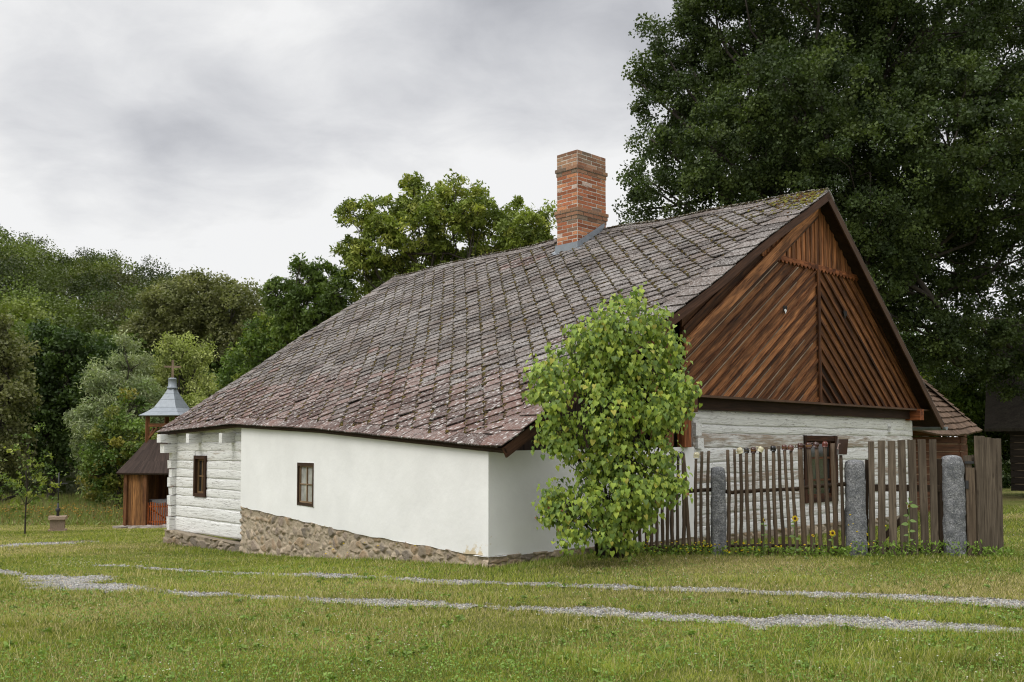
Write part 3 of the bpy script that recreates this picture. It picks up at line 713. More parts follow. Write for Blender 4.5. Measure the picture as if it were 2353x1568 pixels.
# gable log wall
GW = .36; gA, gB = (GW, -3.93), (GW, 4.22); gt = Vv
sW0, zW0 = linep(1845, 1001, gA, gB); sW1, _ = linep(1921, 1003, gA, gB); _, zW1 = linep(1850, 1157, gA, gB)
zs = [.60, .37, .235, -.02, -.25, -.42, -.58, -.76, -.93, -1.10, -1.27, -1.46]
lw = MB(); rough_logs(lw, gA, gB, zs, [(sW0, sW1, zW1, zW0)], None, -U, worn=[-.1, -.6, .62, .35, .3, .6, .3, .5, .2, .45, .2])
lw_o = lw.build('log_wall', M['white'], house, smooth=True)
bk = MB(); backing(bk, gA, gB, -1.46, .62, -U, .0, .16, (-.6, 0, 0), [(sW0, sW1, zW1, zW0)]); bk.build('chinking', M['white'], lw_o)
st_ = MB()
for x, y, hw_, hh_ in ((1598, 987, .10, .12), (1603, 1019, .10, .10), (2042, 988, .07, .075)):
    st_ = MB(); s_, z = linep(x, y, gA, gB); st_.box(H(GW-.0, gA[1]+s_, z), U, Vv, ZZ, (.07, hw_*.8, hh_*.85), (random.uniform(-.2, .5), 0, 0), jit=.008)
    st_.build('joist_end', M['white'], lw_o)
def window(A, B, s0, s1, z0, z1, out, frame_m, pane_m, fw=.07, tones=((1, 1, 1), (1, 1, 1)), deep=.06, bars=(1, 1), proud=.03, label=None, cross=True):
    a0 = H(*A, 0); b0 = H(*B, 0); t = (b0-a0)/np.linalg.norm(b0-a0); f = MB(); sm, zm = (s0+s1)/2, (z0+z1)/2
    for s_, hs in ((s0+fw/2, fw/2), (s1-fw/2, fw/2)): f.box(a0+t*s_+ZZ*zm-out*(deep-proud)/2, ZZ, t, out, ((z1-z0)/2, hs, (deep+proud)/2), tones[0], jit=.004)
    for z in (z0+fw/2, z1-fw/2): f.box(a0+t*sm+ZZ*z-out*(deep-proud)/2, t, ZZ, out, ((s1-s0)/2-fw-.001, fw/2, (deep+proud)/2-.002), tones[0], jit=.003)
    fo = f.build('window', M[frame_m], house)
    g = MB(); iw = fw*.55
    for s_ in (s0+fw+iw/2, s1-fw-iw/2): g.box(a0+t*s_+ZZ*zm-out*(deep*.6), ZZ, t, out, ((z1-z0)/2-fw-.001, iw/2, .018), tones[1])
    for z in (z0+fw+iw/2, z1-fw-iw/2): g.box(a0+t*sm+ZZ*z-out*(deep*.6), t, ZZ, out, ((s1-s0)/2-fw-iw-.001, iw/2, .017), tones[1])
    for i in range(bars[0]): g.box(a0+t*(s0+(s1-s0)*(i+1)/(bars[0]+1))+ZZ*zm-out*(deep*.6), ZZ, t, out, ((z1-z0)/2-fw-iw-.001, iw*.4, .016), tones[1])
    for i in range(bars[1]): g.box(a0+t*sm+ZZ*(z0+(z1-z0)*(i+1)/(bars[1]+1))-out*(deep*.6), t, ZZ, out, ((s1-s0)/2-fw-iw-.001, iw*.33, .013), tones[1])
    g.build('sash', M[frame_m], fo)
    p = MB(); p.box(a0+t*sm+ZZ*zm-out*(deep*.6+.012), t, ZZ, out, ((s1-s0)/2-fw*.8, (z1-z0)/2-fw*.8, .004), (1, 1, 1)); p.build('pane', M[pane_m], fo)
    return fo
window(gA, gB, sW0, sW1, zW1, zW0, -U, 'gable', 'glass', .10, ((.16, .14, .15), (.28, .26, .27)), .10, (1, 2))
# stone footing function
def stones(A, B, bot, top, out, seed=1, thick=.12, cell=(.21, .145), res=.019, hmax=.04, palette=None, name='stone_footing', close=True, dark=1.):
    a0 = H(*A, 0) if len(A) == 2 else np.array(A); b0 = H(*B, 0) if len(B) == 2 else np.array(B)
    L = np.linalg.norm(b0-a0); t = (b0-a0)/L; rs = np.random.RandomState(seed)
    ns, nz = int(L/res)+2, int(1.15/res*1.0)+2
    S = np.linspace(0, L, ns); TT = np.linspace(0, 1, nz); Sg, Tg = np.meshgrid(S, TT); zb_ = bot(Sg); zt_ = top(Sg); Zg = zb_+(zt_-zb_)*Tg
    zmin, zmax = Zg.min()-.2, Zg.max()+.2; n = int(L*(zmax-zmin)/(cell[0]*cell[1])*1.25)
    cx_ = rs.uniform(-.2, L+.2, n); cz_ = rs.uniform(zmin, zmax, n); wgt = rs.uniform(0, .05, n)
    wx = (fbm(Sg*6, Zg*6, seed)-.5)*.13; wz = (fbm(Sg*6+9, Zg*6, seed+4)-.5)*.10
    d = np.sqrt(((Sg+wx).ravel()[:, None]-cx_)**2+(((Zg+wz).ravel()[:, None]-cz_)*cell[0]/cell[1])**2)-wgt
    i2 = np.argpartition(d, 1, axis=1)[:, :2]; dd = np.take_along_axis(d, i2, 1); o_ = np.argsort(dd, 1); dd = np.take_along_axis(dd, o_, 1); i1 = np.take_along_axis(i2, o_, 1)[:, 0]
    gap = dd[:, 1]-dd[:, 0]; hgt = sstep(.012, .075, gap+(fbm(Sg*22, Zg*22, 9).ravel()-.5)*.05)*(rs.uniform(0, 1, n) > .04)[i1]; pal = np.array([1.25, 1.1, .92])*np.array(palette if palette else [(.26, .24, .215), (.36, .325, .28), (.20, .19, .18), (.33, .27, .20), (.29, .24, .19), (.40, .37, .33), (.24, .215, .20)])
    cc_ = pal[rs.randint(0, len(pal), n)]*rs.uniform(.75, 1.15, (n, 1)); cs = cc_[i1]; mo = np.array([.44, .365, .265])
    cs = mo*(1-hgt[:, None])+cs*hgt[:, None]; hh = hgt*(1.1*hmax*(.4+.8*rs.uniform(0, 1, n)[i1]))+.022*fbm(Sg*14, Zg*14, 5).ravel()
    V_ = a0+t*Sg.ravel()[:, None]+ZZ*Zg.ravel()[:, None]+out*(thick+hh)[:, None]
    idx = np.arange(ns*nz).reshape(nz, ns); Fq = np.stack([idx[:-1, :-1], idx[:-1, 1:], idx[1:, 1:], idx[1:, :-1]], -1).reshape(-1, 4)
    # top ledge back to the wall, and both ends
    k = len(V_); tv = a0+t*S[:, None]+ZZ*top(S)[:, None]-out*.05; V_ = np.r_[V_, tv]; cs = np.r_[cs, np.tile(mo*.7, (ns, 1))]
    ti = idx[-1]; F2 = np.stack([ti[:-1], ti[1:], k+np.arange(1, ns), k+np.arange(ns-1)], -1); 
    ea = np.array([[idx[0, 0], idx[-1, 0], k, k]]); V_ = np.r_[V_, [a0-out*.05+ZZ*float(bot(np.array(0.))), b0-out*.05+ZZ*float(bot(np.array(L)))]]; cs = np.r_[cs, [mo, mo]]; e0 = len(V_)-2
    F3 = []
    for j in range(nz-1): F3.append([idx[j, 0], idx[j+1, 0], e0, e0]); F3.append([idx[j, -1], idx[j+1, -1], e0+1, e0+1])
    F3.append([idx[-1, 0], k, e0, e0]); F3.append([idx[-1, -1], k+ns-1, e0+1, e0+1])
    tri = np.array([f_[:3] for f_ in F3]); V3 = V_; 
    o = npmesh(name, V_, np.r_[Fq, F2], cs*dark, M['stone'], house, smooth=True)
    return o
# lower plastered wing: front wall and side wall
pA, pB = (.45, -8.27), (9.62, -6.86); pC = (.33, -3.92)
tf = H(*pB, 0)-H(*pA, 0); LF = np.linalg.norm(tf); tf /= LF; nf = np.cross(tf, ZZ); nf = nf if nf@Vv < 0 else -nf
zcT = linep(1122, 1037, pA, pB)[1]; zcB = linep(1122, 1281, pA, pB)[1]; sL, zlT = linep(541, 993, pA, pB); _, zlB = linep(541, 1163, pA, pB)
zm1 = linep(830, 1229, pA, pB); print('plaster', zcT, zcB, sL, zlT, zlB, zm1, LF)
def plaster(A, B, zt, zb_, hole, outn, name, stain, th=.3, rag=.012):
    a0 = H(*A, 0); b0 = H(*B, 0); L = np.linalg.norm(b0-a0); t = (b0-a0)/L; mb = MB()
    S = set(np.round(np.arange(0, L, .12), 4)); S.add(round(L, 4)); Zs = set(np.round(np.arange(-1.75, .6, .1), 4))
    if hole: S |= {hole[0], hole[1]}; Zs |= {hole[2], hole[3]}
    S = sorted(S); Zs = sorted(Zs); V_ = []; C_ = []
    for z in Zs:
        for s_ in S:
            top, bot = zt(s_), zb_(s_)+rag*math.sin(s_*7.1)*math.sin(s_*2.3+1)
            zz_ = min(max(z, bot), top); und = .012*(fbm(np.array([s_*.9]), np.array([z*.9]), 71)[0]-.5)*2*min(1, s_/.4)
            V_.append(a0+t*s_+ZZ*zz_+outn*und); C_.append((stain(s_, zz_)+.62*math.exp(-(zz_-bot)/.07)*(.6+.8*float(vn(np.array([s_*2.2]), np.array([3.]), 6)[0])), 0, 0))
    n = len(S); Fc = []
    for j in range(len(Zs)-1):
        for i in range(n-1):
            if hole and hole[0]-1e-6 <= S[i] < hole[1]-1e-6 and hole[2]-1e-6 <= Zs[j] < hole[3]-1e-6: continue
            f_ = (j*n+i, j*n+i+1, (j+1)*n+i+1, (j+1)*n+i)
            if abs(V_[f_[0]][2]-V_[f_[3]][2]) < 1e-5 and abs(V_[f_[1]][2]-V_[f_[2]][2]) < 1e-5: continue
            Fc.append(f_)
    mb.add(V_, Fc, np.array(C_))
    if hole:
        h = hole; cs = [(h[0], h[2]), (h[1], h[2]), (h[1], h[3]), (h[0], h[3])]
        for i in range(4):
            (s0, z0), (s1, z1) = cs[i], cs[(i+1) % 4]; mb.poly([a0+t*s0+ZZ*z0+outn*.008, a0+t*s1+ZZ*z1+outn*.008, a0+t*s1+ZZ*z1-outn*.14, a0+t*s0+ZZ*z0-outn*.14], (0, 0, 0))
    # underside lip
    for i in range(0, len(S)-1):
        s0, s1 = S[i], S[i+1]; g_ = lambda s_: zb_(s_)+rag*math.sin(s_*7.1)*math.sin(s_*2.3+1)
        mb.poly([a0+t*s0+ZZ*g_(s0)+outn*.0, a0+t*s1+ZZ*g_(s1), a0+t*s1+ZZ*g_(s1)-outn*.3, a0+t*s0+ZZ*g_(s0)-outn*.3], (0, 0, 0))
    return mb.build(name, M['plaster'], house, smooth=False)
w0s, w0z = linep(684, 1063, pA, pB); w1s, w1z = linep(721, 1167, pA, pB); w1s_, wz1b = linep(684, 1160, pA, pB)
ws0, ws1 = round(min(w0s, w1s), 3), round(max(w0s, w1s), 3); wz1, wz0 = round(w0z, 3), round(w1z+.01, 3)
print('win', ws0, ws1, wz0, wz1)
fz = lambda s_: np.interp(s_, [0, LF], [zcB, zlB]) if False else np.interp(s_, [0, zm1[0], LF], [zcB, zm1[1], zlB])
stain_f = lambda s_, z: max(0, 1-((s_-.25)/.55)**2)*max(0, 1-abs(z+1.25)/.32)*.85+.25*max(0, 1-(s_-1.7)**2/.3)*max(0, 1-abs(z+1.15)/.2)*1.2
plaster(pA, pB, lambda s_: float(np.interp(s_, [0, LF], [zcT+.08, zlT+.2])), lambda s_: float(fz(s_)), (ws0, ws1, wz0, wz1), nf, 'front_wall', stain_f)
window(pA, pB, ws0+.004, ws1-.004, wz0+.004, wz1-.004, nf, 'grey', 'glass2', .05, ((.5, .38, .32), (2.1, 1.85, 1.5)), .06, (1, 1), .012)
zr1 = linep(1280, 1266, pA, pC)[1]; zr2 = linep(1594, 1247, pA, pC)[1]; LS = np.linalg.norm(H(*pC, 0)-H(*pA, 0)); print('side', zr1, zr2, LS)
zzT = linep(1594, 1027, pA, pC)[1]
plaster(pA, pC, lambda s_: float(np.interp(s_, [0, LS], [zcT, zzT])), lambda s_: float(np.interp(s_, [0, LS], [zcB, zcB-.02])), None, -U, 'side_wall', lambda s_, z: .9*max(0, 1-(s_/.35)**2)*max(0, 1-abs(z+1.2)/.35)+.7*max(0, 1-((s_-.8)/.4)**2)*max(0, 1-abs(z+1.32)/.12))
# wall from the wing up to the log gable (white plaster pier) and dark boarding above the side wall
sb = MB(); b = -8.06
while b < -4.0:
    z1 = float(roofz(1., b))-.10; sb.box(H(.95, b+.09, (z1-.12)/2), ZZ, Vv, U, ((z1+.12)/2, .088, .02), np.array([1, 1, 1])*random.uniform(.5, 1.)); b += .18
sb.box(H(.75, -6.0, zcT-.06), Vv, U, ZZ, (1.95, .2, .02), (.3, .3, .3))
for b, z1 in ((-4.36, 1.55), (-4.54, 1.45), (-4.72, 1.35)): sb.box(H(.50, b, z1/2+.30), ZZ, Vv, U, (z1/2+.28, .088, .03), (4.2, 3.2, 2.4))
sb.build('wing_boarding', M['dark'], house)
cp = MB(); cp.box(H(GW-.02, -4.17, .42), ZZ, Vv, U, (.42, .09, .07), (.8, .65, .6)); cp.build('corner_post', M['gable'], house)
# footings
gfun = lambda A, B, dz: (lambda s_: ground((H(*A, 0)+(H(*B, 0)-H(*A, 0))/np.linalg.norm(H(*B, 0)-H(*A, 0))*np.asarray(s_)[..., None])[..., 0], (H(*A, 0)+(H(*B, 0)-H(*A, 0))/np.linalg.norm(H(*B, 0)-H(*A, 0))*np.asarray(s_)[..., None])[..., 1])+dz)
stones(pA, pB, gfun(pA, pB, -.15), lambda s_: fz(s_)+.01, nf, 3, -.045, hmax=.035)
stones(pA, pC, gfun(pA, pC, -.15), lambda s_: np.interp(s_, [0, LS], [zcB+.01, zcB-.01]), -U, 8, -.03, cell=(.4, .14), hmax=.04)
stones(gA, gB, gfun(gA, gB, -.15), lambda s_: s_*0-1.45, -U, 12, -.01, cell=(.26, .16), hmax=.04)
# upper log wall on the far side of the wing
uA, uB = (9.60, -6.66), (13.25, -6.66); sF, zF = linep(403, 1015, uA, uB); print('far corner s', sF, zF)
LU2 = 3.65
if abs(sF-LU2) < 1.5: uB = (uA[0]+sF, -6.66)
s0_, zw1 = linep(449, 1047, uA, uB); s1_, zw0 = linep(475, 1143, uA, uB)
zU = [.30, .12, -.08, -.30, -.50, -.70, -.93, -1.12, -1.36, -1.62, -1.95]
Ls = np.linalg.norm(H(*uB, 0)-H(*uA, 0)); print('left window', s0_, s1_, zw0, zw1, Ls)
lw2 = MB(); rough_logs(lw2, uA, uB, zU, [(min(s0_, s1_), max(s0_, s1_), zw0, zw1)], None, -Vv, worn=[0, -.3, .25, .1, -.1, .1, -.2, -.2, -.5, -.7], bulge=.014)
lo2 = lw2.build('log_wall', M['white'], house, smooth=True)
bk = MB(); hs = [(min(s0_, s1_), max(s0_, s1_), zw0, zw1)]; backing(bk, uA, uB, -1.95, .45, -Vv, .0, .16, (-.6, 0, 0), hs); bk.build('chinking', M['white'], lo2)
window(uA, uB, min(s0_, s1_), max(s0_, s1_), zw0, zw1, -Vv, 'grey', 'glass', .075, ((.45, .3, .24), (1.6, 1.25, .8)), .07, (1, 1), .05)
cn = MB()
for k in range(len(zU)-1):                   # dovetailed log ends at the far corner
    zc = (zU[k]+zU[k+1])/2; dd = .03 if k % 2 else .0
    cn.box(H(uB[0]-.02, uB[1]-.06-dd/2, zc), Vv, U, ZZ, (.06+dd/2, .08, (zU[k]-zU[k+1])/2-.010), (random.uniform(-.3, .4), 0, 0), jit=.008)
cn.build('corner_joint', M['white'], lo2)
for b__, z__, l__ in ((-.2, .20, .22), (-.15, -.03, .18)): cn = MB(); cn.box(H(uB[0]-.03, uB[1]+b__, z__), Vv, U, ZZ, (l__, .10, .10), (.1, 0, 0), jit=.01); cn.build('joist_end', M['white'], lo2)
for x in (461, 537):
    cn = MB(); s_, z = linep(x, 1008, uA, uB); cn.box(H(uA[0]+s_, uA[1]-.13, .20), Vv, U, ZZ, (.18, .07, .10), (.0, 0, 0), jit=.006)
    cn.build('joist_end', M['white'], lo2)
stones(uA, (uB[0]+.1, uB[1]), gfun(uA, uB, -.12), lambda s_: np.interp(s_, [0, Ls], [-2.02, -1.93]), -Vv, 21, .16, cell=(.3, .16), hmax=.05, dark=.75)
# hidden sides so that the house is closed
bkw = MB()
bkw.box(H(6.8, 4.15, -.5), U, Vv, ZZ, (6.3, .12, 1.15), (0, 0, 0)); bkw.box(H(13.1, -1.2, -.55), Vv, U, ZZ, (5.3, .12, 1.1), (0, 0, 0))
bkw.build('rear_wall', M['white'], house)
bg = MB(); bg.poly([H(13.2, -6.7, .5), H(13.2, 4.3, .6), H(13.2, 0, 4.7)], (1, 1, 1), U*-.05); bg.build('rear_gable', M['gable'], house)
# gutter of the rear eave
gm = MB(); e0 = RR(0, 1, -.05)+Vv*.06; n = 9
def halfpipe(p, q_, r_):
    ring = [(math.cos(math.pi*k/8+math.pi)*r_, math.sin(math.pi*k/8+math.pi)*r_) for k in range(9)]
    V_ = [p+Vv*c_+ZZ*s_ for c_, s_ in ring]+[q_+Vv*c_+ZZ*s_ for c_, s_ in ring]+[p+Vv*c_*.93+ZZ*s_*.93+ZZ*.004 for c_, s_ in ring]+[q_+Vv*c_*.93+ZZ*s_*.93+ZZ*.004 for c_, s_ in ring]
    gm.add(V_, [(k, k+1, 10+k, 9+k) for k in range(8)]+[(18+k, 27+k, 28+k, 19+k) for k in range(8)]+[tuple(range(9))], (1, 1, 1))
p = RR(0, 1, 0)-U*.03+Vv*.05-ZZ*.06; q_ = RR(AE, 1, 0)+Vv*.05-ZZ*.06; halfpipe(p, q_, .075); gm.build('gutter', M['zinc'], house)

# ------------------------------------------------------------------ foliage tools
def unit(a): return a/(np.linalg.norm(a, axis=-1, keepdims=True)+1e-9)
def leafmesh(name, C_, size, cols, mat, parent, seed=0, upb=.7, asp=.6, **tags):
    rs = np.random.RandomState(seed); n = len(C_)
    N = unit(rs.normal(size=(n, 3))+np.array([0, 0, upb])); T = unit(np.cross(N, rs.normal(size=(n, 3)))); S_ = np.cross(N, T)
    sz = size*rs.uniform(.65, 1.3, (n, 1)); V_ = np.stack([C_-T*sz*.5, C_+S_*sz*asp*.5-T*sz*.05+N*sz*.1, C_+T*sz*.5, C_-S_*sz*asp*.5-T*sz*.05+N*sz*.1], 1).reshape(-1, 3)
    return npmesh(name, V_, np.arange(4*n).reshape(-1, 4), np.repeat(cols, 4, 0), mat, parent, **tags)
def crownpts(lobes, dens, nleaf, sub_r, pal, seed, shell=.5, flat=.75, droop=0, jc=.25):
    """lobes: (centre, radius); leaves gather in small sprays set through the outer part of each lobe"""
    rs = np.random.RandomState(seed); PT = []; CC = []; pal = np.array(pal); subs = []
    for c, r in lobes:
        n = max(3, int(dens*(r/sub_r)**2)); d = unit(rs.normal(size=(n, 3))+np.array([0, 0, .12])); rr = r*(shell+(1-shell)*rs.uniform(0, 1, (n, 1))**.6)
        sc_ = np.array(c)+d*rr*np.array([1, 1, .9])
        for i in range(n):
            k = int(nleaf*rs.uniform(.5, 1.4)); sr = sub_r*rs.uniform(.6, 1.25)
            g = unit(rs.normal(size=(k, 3)))*rs.uniform(0, 1, (k, 1))**.45*sr*np.array([1, 1, flat])+d[i]*rs.uniform(0, .4, (k, 1))*sr
            g[:, 2] -= droop*np.abs(g[:, 0]**2+g[:, 1]**2)/sr
            PT.append(sc_[i]+g); a = rs.uniform(); b = pal[rs.randint(len(pal))]*(.75+.5*a)
            CC.append(b*rs.uniform(1-jc, 1+jc, (k, 1))); subs.append(sc_[i])
    return np.concatenate(PT), np.concatenate(CC), subs
def limb(mb, p, q_, r0, r1, n=5, wig=.06, sides=6, col=(1, 1, 1)):
    p = np.array(p, float); q_ = np.array(q_, float); L = np.linalg.norm(q_-p); pts = []; rr = []
    for i in range(n+1):
        t = i/n; w_ = wig*L*math.sin(math.pi*t); pts.append(p+(q_-p)*t+np.array([random.gauss(0, 1), random.gauss(0, 1), random.gauss(0, .6)])*w_*.5-ZZ*0); rr.append(r0+(r1-r0)*t)
    mb.tube(pts, rr, sides, col); return pts
def tree(name, label, cat, base, lobes, dens, nleaf, sub_r, leaf, pal, seed, group=None, trunk_r=.2, mat='leaf', upb=.7, asp=.6, shell=.5, flat=.75, droop=0, fork=.35, jc=.25):
    base = np.array(base, float); root = thing(name, label, cat, base, group)
    P_, C_, subs = crownpts(lobes, dens, nleaf, sub_r, pal, seed, shell, flat, droop, jc)
    leafmesh('crown', P_, leaf, C_, M[mat], root, seed+1, upb, asp)
    tm_ = MB(); cen = np.mean([l[0] for l in lobes], 0); top = max(l[0][2]+l[1]*.5 for l in lobes)
    fk = base+np.array([(cen[0]-base[0])*.3, (cen[1]-base[1])*.3, (top-base[2])*fork]); pts = limb(tm_, base-ZZ*.2, fk, trunk_r, trunk_r*.75, 5, .04, 9)
    ends = []
    for c, r in lobes: ends.append(limb(tm_, fk if random.random() < .6 or not ends else random.choice(ends)[2], np.array(c), trunk_r*.34, trunk_r*.08, 6, .09))
    rs = random.Random(seed)
    for s_ in rs.sample(subs, min(len(subs), 160)):
        e_ = min(ends, key=lambda e: np.linalg.norm(e[-1]-s_)); limb(tm_, e_[rs.choice((3, 4, 5, 6))], s_, trunk_r*.13, trunk_r*.03, 3, .1, 4)
    tm_.build('trunk', M['bark'], root, smooth=True); return root
def LB(lst, Y, dj=.6, seed=0):
    rs = np.random.RandomState(seed+5); return [(at(x, y, Y+rs.uniform(-1, 1)*dj*r*Y/F*1.6), r*Y/F) for x, y, r in lst]
G_oak = [(.050, .074, .022), (.064, .092, .026), (.037, .057, .018), (.082, .112, .030)]
G_cherry = [(.215, .265, .048), (.175, .22, .04), (.29, .315, .065), (.125, .165, .034)]
G_ol = [(.18, .19, .075), (.22, .225, .095), (.14, .15, .06)]
G_wil = [(.25, .29, .15), (.31, .345, .195), (.19, .24, .11)]
G_lt = [(.31, .35, .11), (.26, .30, .09), (.37, .40, .15)]
G_dk = [(.055, .088, .026), (.075, .115, .032), (.042, .07, .022)]
G_md = [(.095, .15, .034), (.125, .185, .04), (.075, .12, .03)]
G_yl = [(.20, .23, .045), (.25, .23, .05), (.15, .20, .045), (.19, .21, .05)]

# big oak behind the house
OK_ = [(1560,110,70),(1505,85,34),(1640,60,90),(1500,170,50),(1540,250,78),(1495,320,42),(1580,350,105),(1490,415,50),(1447,400,22),(1530,470,80),(1620,200,115),(1700,330,140),(1700,100,140),(1850,60,160),(1850,260,180),
       (2000,150,185),(2000,400,185),(2150,60,170),(2200,300,185),(2300,150,160),(2330,450,150),(2150,560,150),(2260,700,110),(2090,660,80),(2320,800,80),(2180,790,70),(1455,490,30),(1650,440,95),(1760,480,110),(1880,520,100),
       (1465,185,18),(1600,10,40),(1700,-80,150),(1900,-150,180),(2100,-120,180),(2350,-50,170),(2520,200,200),(2520,500,180),(2520,750,120),(2050,760,60),(2110,760,90),(2210,830,70),(2330,870,60),(1990,600,120),(2060,500,150),(1720,560,90)]
rsO = np.random.RandomState(4)
lob = [(at(x, y, 31+rsO.uniform(-1, 1)*(2.6 if r > 90 else 1.2)), r*31/F) for x, y, r in OK_]
lob += [(at(x, y, 35.5), r*35/F) for x, y, r in ((1750, 200, 170), (1950, 250, 190), (2200, 200, 190), (1850, 420, 150), (2100, 480, 160), (2300, 600, 140), (2350, 300, 180), (1650, 330, 110))]
b0_ = at(2010, 1000, 31.5); b0_[2] = ground(b0_[0], b0_[1])
tree('oak_tree', 'huge dark green oak towering behind the gable, filling the upper sky', 'tree', b0_, lob, 4.6, 125, .42, .108, G_oak, 101, trunk_r=.30, upb=.5, asp=.7, fork=.3)
# cherry trees behind the ridge
C1 = [(1035,455,42),(1042,412,20),(950,450,36),(945,418,15),(1100,480,42),(1092,440,14),(880,500,45),(840,470,20),(805,495,24),(785,480,10),(960,520,72),(1050,540,76),(870,570,55),(1130,540,58),(825,600,42),(900,640,66),(1000,620,76),(1180,590,45),(1100,620,58),(860,690,46),(800,560,20),(1165,500,20)]
b1 = at(1010, 1000, 34.); b1[2] = ground(b1[0], b1[1])
tree('cherry_tree', 'broad light green cherry tree rising behind the ridge left of the chimney', 'tree', b1, LB(C1, 34, seed=1), 6, 85, .34, .165, G_cherry, 111, 'fruit trees behind the roof', .14, upb=.3, asp=.42, droop=.3)
C2 = [(1200,520,42),(1240,485,30),(1215,570,46),(1262,530,22),(1185,475,16),(1240,610,40)]
b2 = at(1225, 1000, 33.); b2[2] = ground(b2[0], b2[1])
tree('cherry_tree', 'small light green tree showing just left of the brick chimney', 'tree', b2, LB(C2, 33, seed=2), 6, 85, .32, .155, G_cherry, 112, 'fruit trees behind the roof', .13, upb=.3, asp=.42, droop=.3)
C3 = [(655,670,38),(700,640,38),(742,640,36),(640,705,30),(722,700,56),(770,680,42),(680,745,46),(625,660,12),(690,605,10),(745,605,10),(790,650,26),(740,750,40)]
b3 = at(715, 1000, 35.); b3[2] = ground(b3[0], b3[1])
tree('cherry_tree', 'dark green cherry tree above the far end of the roof ridge', 'tree', b3, LB(C3, 35, seed=3), 6, 85, .33, .16, [(.09, .135, .028), (.12, .17, .034), (.07, .11, .024)], 113, 'fruit trees behind the roof', .15, upb=.3, asp=.42, droop=.3)
def px_tree(name, label, cat, lst, Y, pal, seed, bx, group='trees along the foot of the wooded slope', leaf=.26, sub=.6, dens=1.4, nl=48, **k):
    b = at(bx, 1100, Y); b[2] = ground(b[0], b[1]); return tree(name, label, cat, b, LB(lst, Y, seed=seed), dens*4.4, int(nl*2.1), sub, leaf*.80, pal, seed, group, **k)
px_tree('leafy_tree', 'bright green tree touching the sloping left edge of the roof', 'tree', [(620,770,48),(662,735,42),(590,820,46),(650,800,58),(560,850,38),(700,770,40),(540,870,30),(600,880,50),(570,910,50)], 39, G_md+G_cherry[:1], 121, 620, leaf=.2, sub=.45, dens=1.6, upb=.3, asp=.45)
px_tree('round_tree', 'large olive green domed tree above the chapel cross', 'tree', [(400,715,70),(460,690,58),(540,715,66),(380,790,78),(480,790,88),(575,800,62),(340,770,46),(430,850,70),(530,860,60),(505,668,30),(590,735,30)], 62, G_ol, 122, 470, leaf=.25, sub=.7, nl=64, dens=2.0, trunk_r=.35)
px_tree('willow_tree', 'silvery grey green willow left of the chapel roof', 'tree', [(300,850,46),(250,900,48),(320,930,64),(240,980,60),(290,1030,76),(205,1050,36),(250,1100,58),(330,1100,56),(195,960,30),(285,800,20),(225,860,24)], 46, G_wil, 123, 270, leaf=.24, sub=.5, upb=.2, asp=.3, dens=1.7)
px_tree('poplar_tree', 'pale yellow green bushy tree directly behind the chapel cross', 'tree', [(398,810,30),(392,785,14),(450,840,34),(462,812,16),(420,880,56),(470,900,40),(380,870,44),(450,960,56),(492,960,30),(390,970,58),(400,1050,60),(425,800,20)], 48.5, G_lt, 124, 430, leaf=.24, sub=.5, upb=.2, asp=.35, dens=1.7)
px_tree('autumn_bush', 'yellowing bush with reddish tips beside the plank side of the chapel', 'bush', [(268,965,28),(300,930,22),(250,1020,46),(312,1010,46),(280,1080,58),(240,1120,44),(322,1120,44),(210,1090,30)], 42, G_yl+G_md, 125, 275, group=None, leaf=.2, sub=.45, trunk_r=.1)
px_tree('olive_tree', 'dull olive brown tree cut by the left frame edge', 'tree', [(10,820,50),(-30,880,80),(34,900,44),(0,980,66),(22,1060,44),(-40,780,60),(20,770,24),(-30,1060,60)], 48, G_ol, 126, -5, leaf=.26)
px_tree('broad_tree', 'dark green spreading tree with low bare limb over the iron cross', 'tree', [(100,830,56),(160,800,46),(150,880,66),(80,930,64),(180,950,56),(110,1000,56),(60,1035,36),(190,1030,40),(200,840,40),(120,775,34),(150,1060,30),(230,900,50),(240,820,46)], 52, G_dk+G_md[:1], 127, 115, leaf=.28, dens=1.8)

px_tree('mixed_tree', 'dark tree filling the gap between round olive tree and dark spreading tree', 'tree', [(290,820,44),(250,820,36),(340,860,50),(480,900,60),(540,920,50),(600,900,50)], 60, G_dk+G_md, 129, 270, leaf=.36, sub=.8, dens=1.8)
# right side, low growth under the oak
for i, (lst, Yd, lab, pal) in enumerate([([(2170,880,36),(2210,870,34),(2190,920,44),(2235,925,36),(2150,905,26)], 36, 'bright green shrub right behind the shingled roof', G_md+G_cherry[:1]),
        ([(2265,890,34),(2280,940,38),(2245,960,40),(2290,870,24),(2262,1010,44)], 38, 'green shrub between shingled roof and dark barn gable', G_md),
        ([(2070,820,60),(2150,810,50),(2250,820,60),(2330,830,60),(2400,850,70),(2100,880,50),(2330,900,50),(2400,930,60),(2110,960,60),(2200,980,60),(2280,990,60),(2350,1000,60),(2200,1060,50),(2300,1080,50)], 46, 'dark thicket tree in the shade beneath the oak', G_dk)]):
    px_tree('shrub' if i < 2 else 'thicket_tree', lab, 'shrub' if i < 2 else 'tree', lst, Yd, pal, 140+i, sum(l[0] for l in lst)/len(lst), group='bushes under the oak', leaf=.2 if i < 2 else .26, sub=.42 if i < 2 else .6, dens=1.8, trunk_r=.08)
for i, (px_, Yd, lab) in enumerate([(800, 52, 'bushy tree hidden behind the cottage roof, left of centre'), (1500, 50, 'bushy tree hidden behind the cottage roof, right of centre')]):
    pass
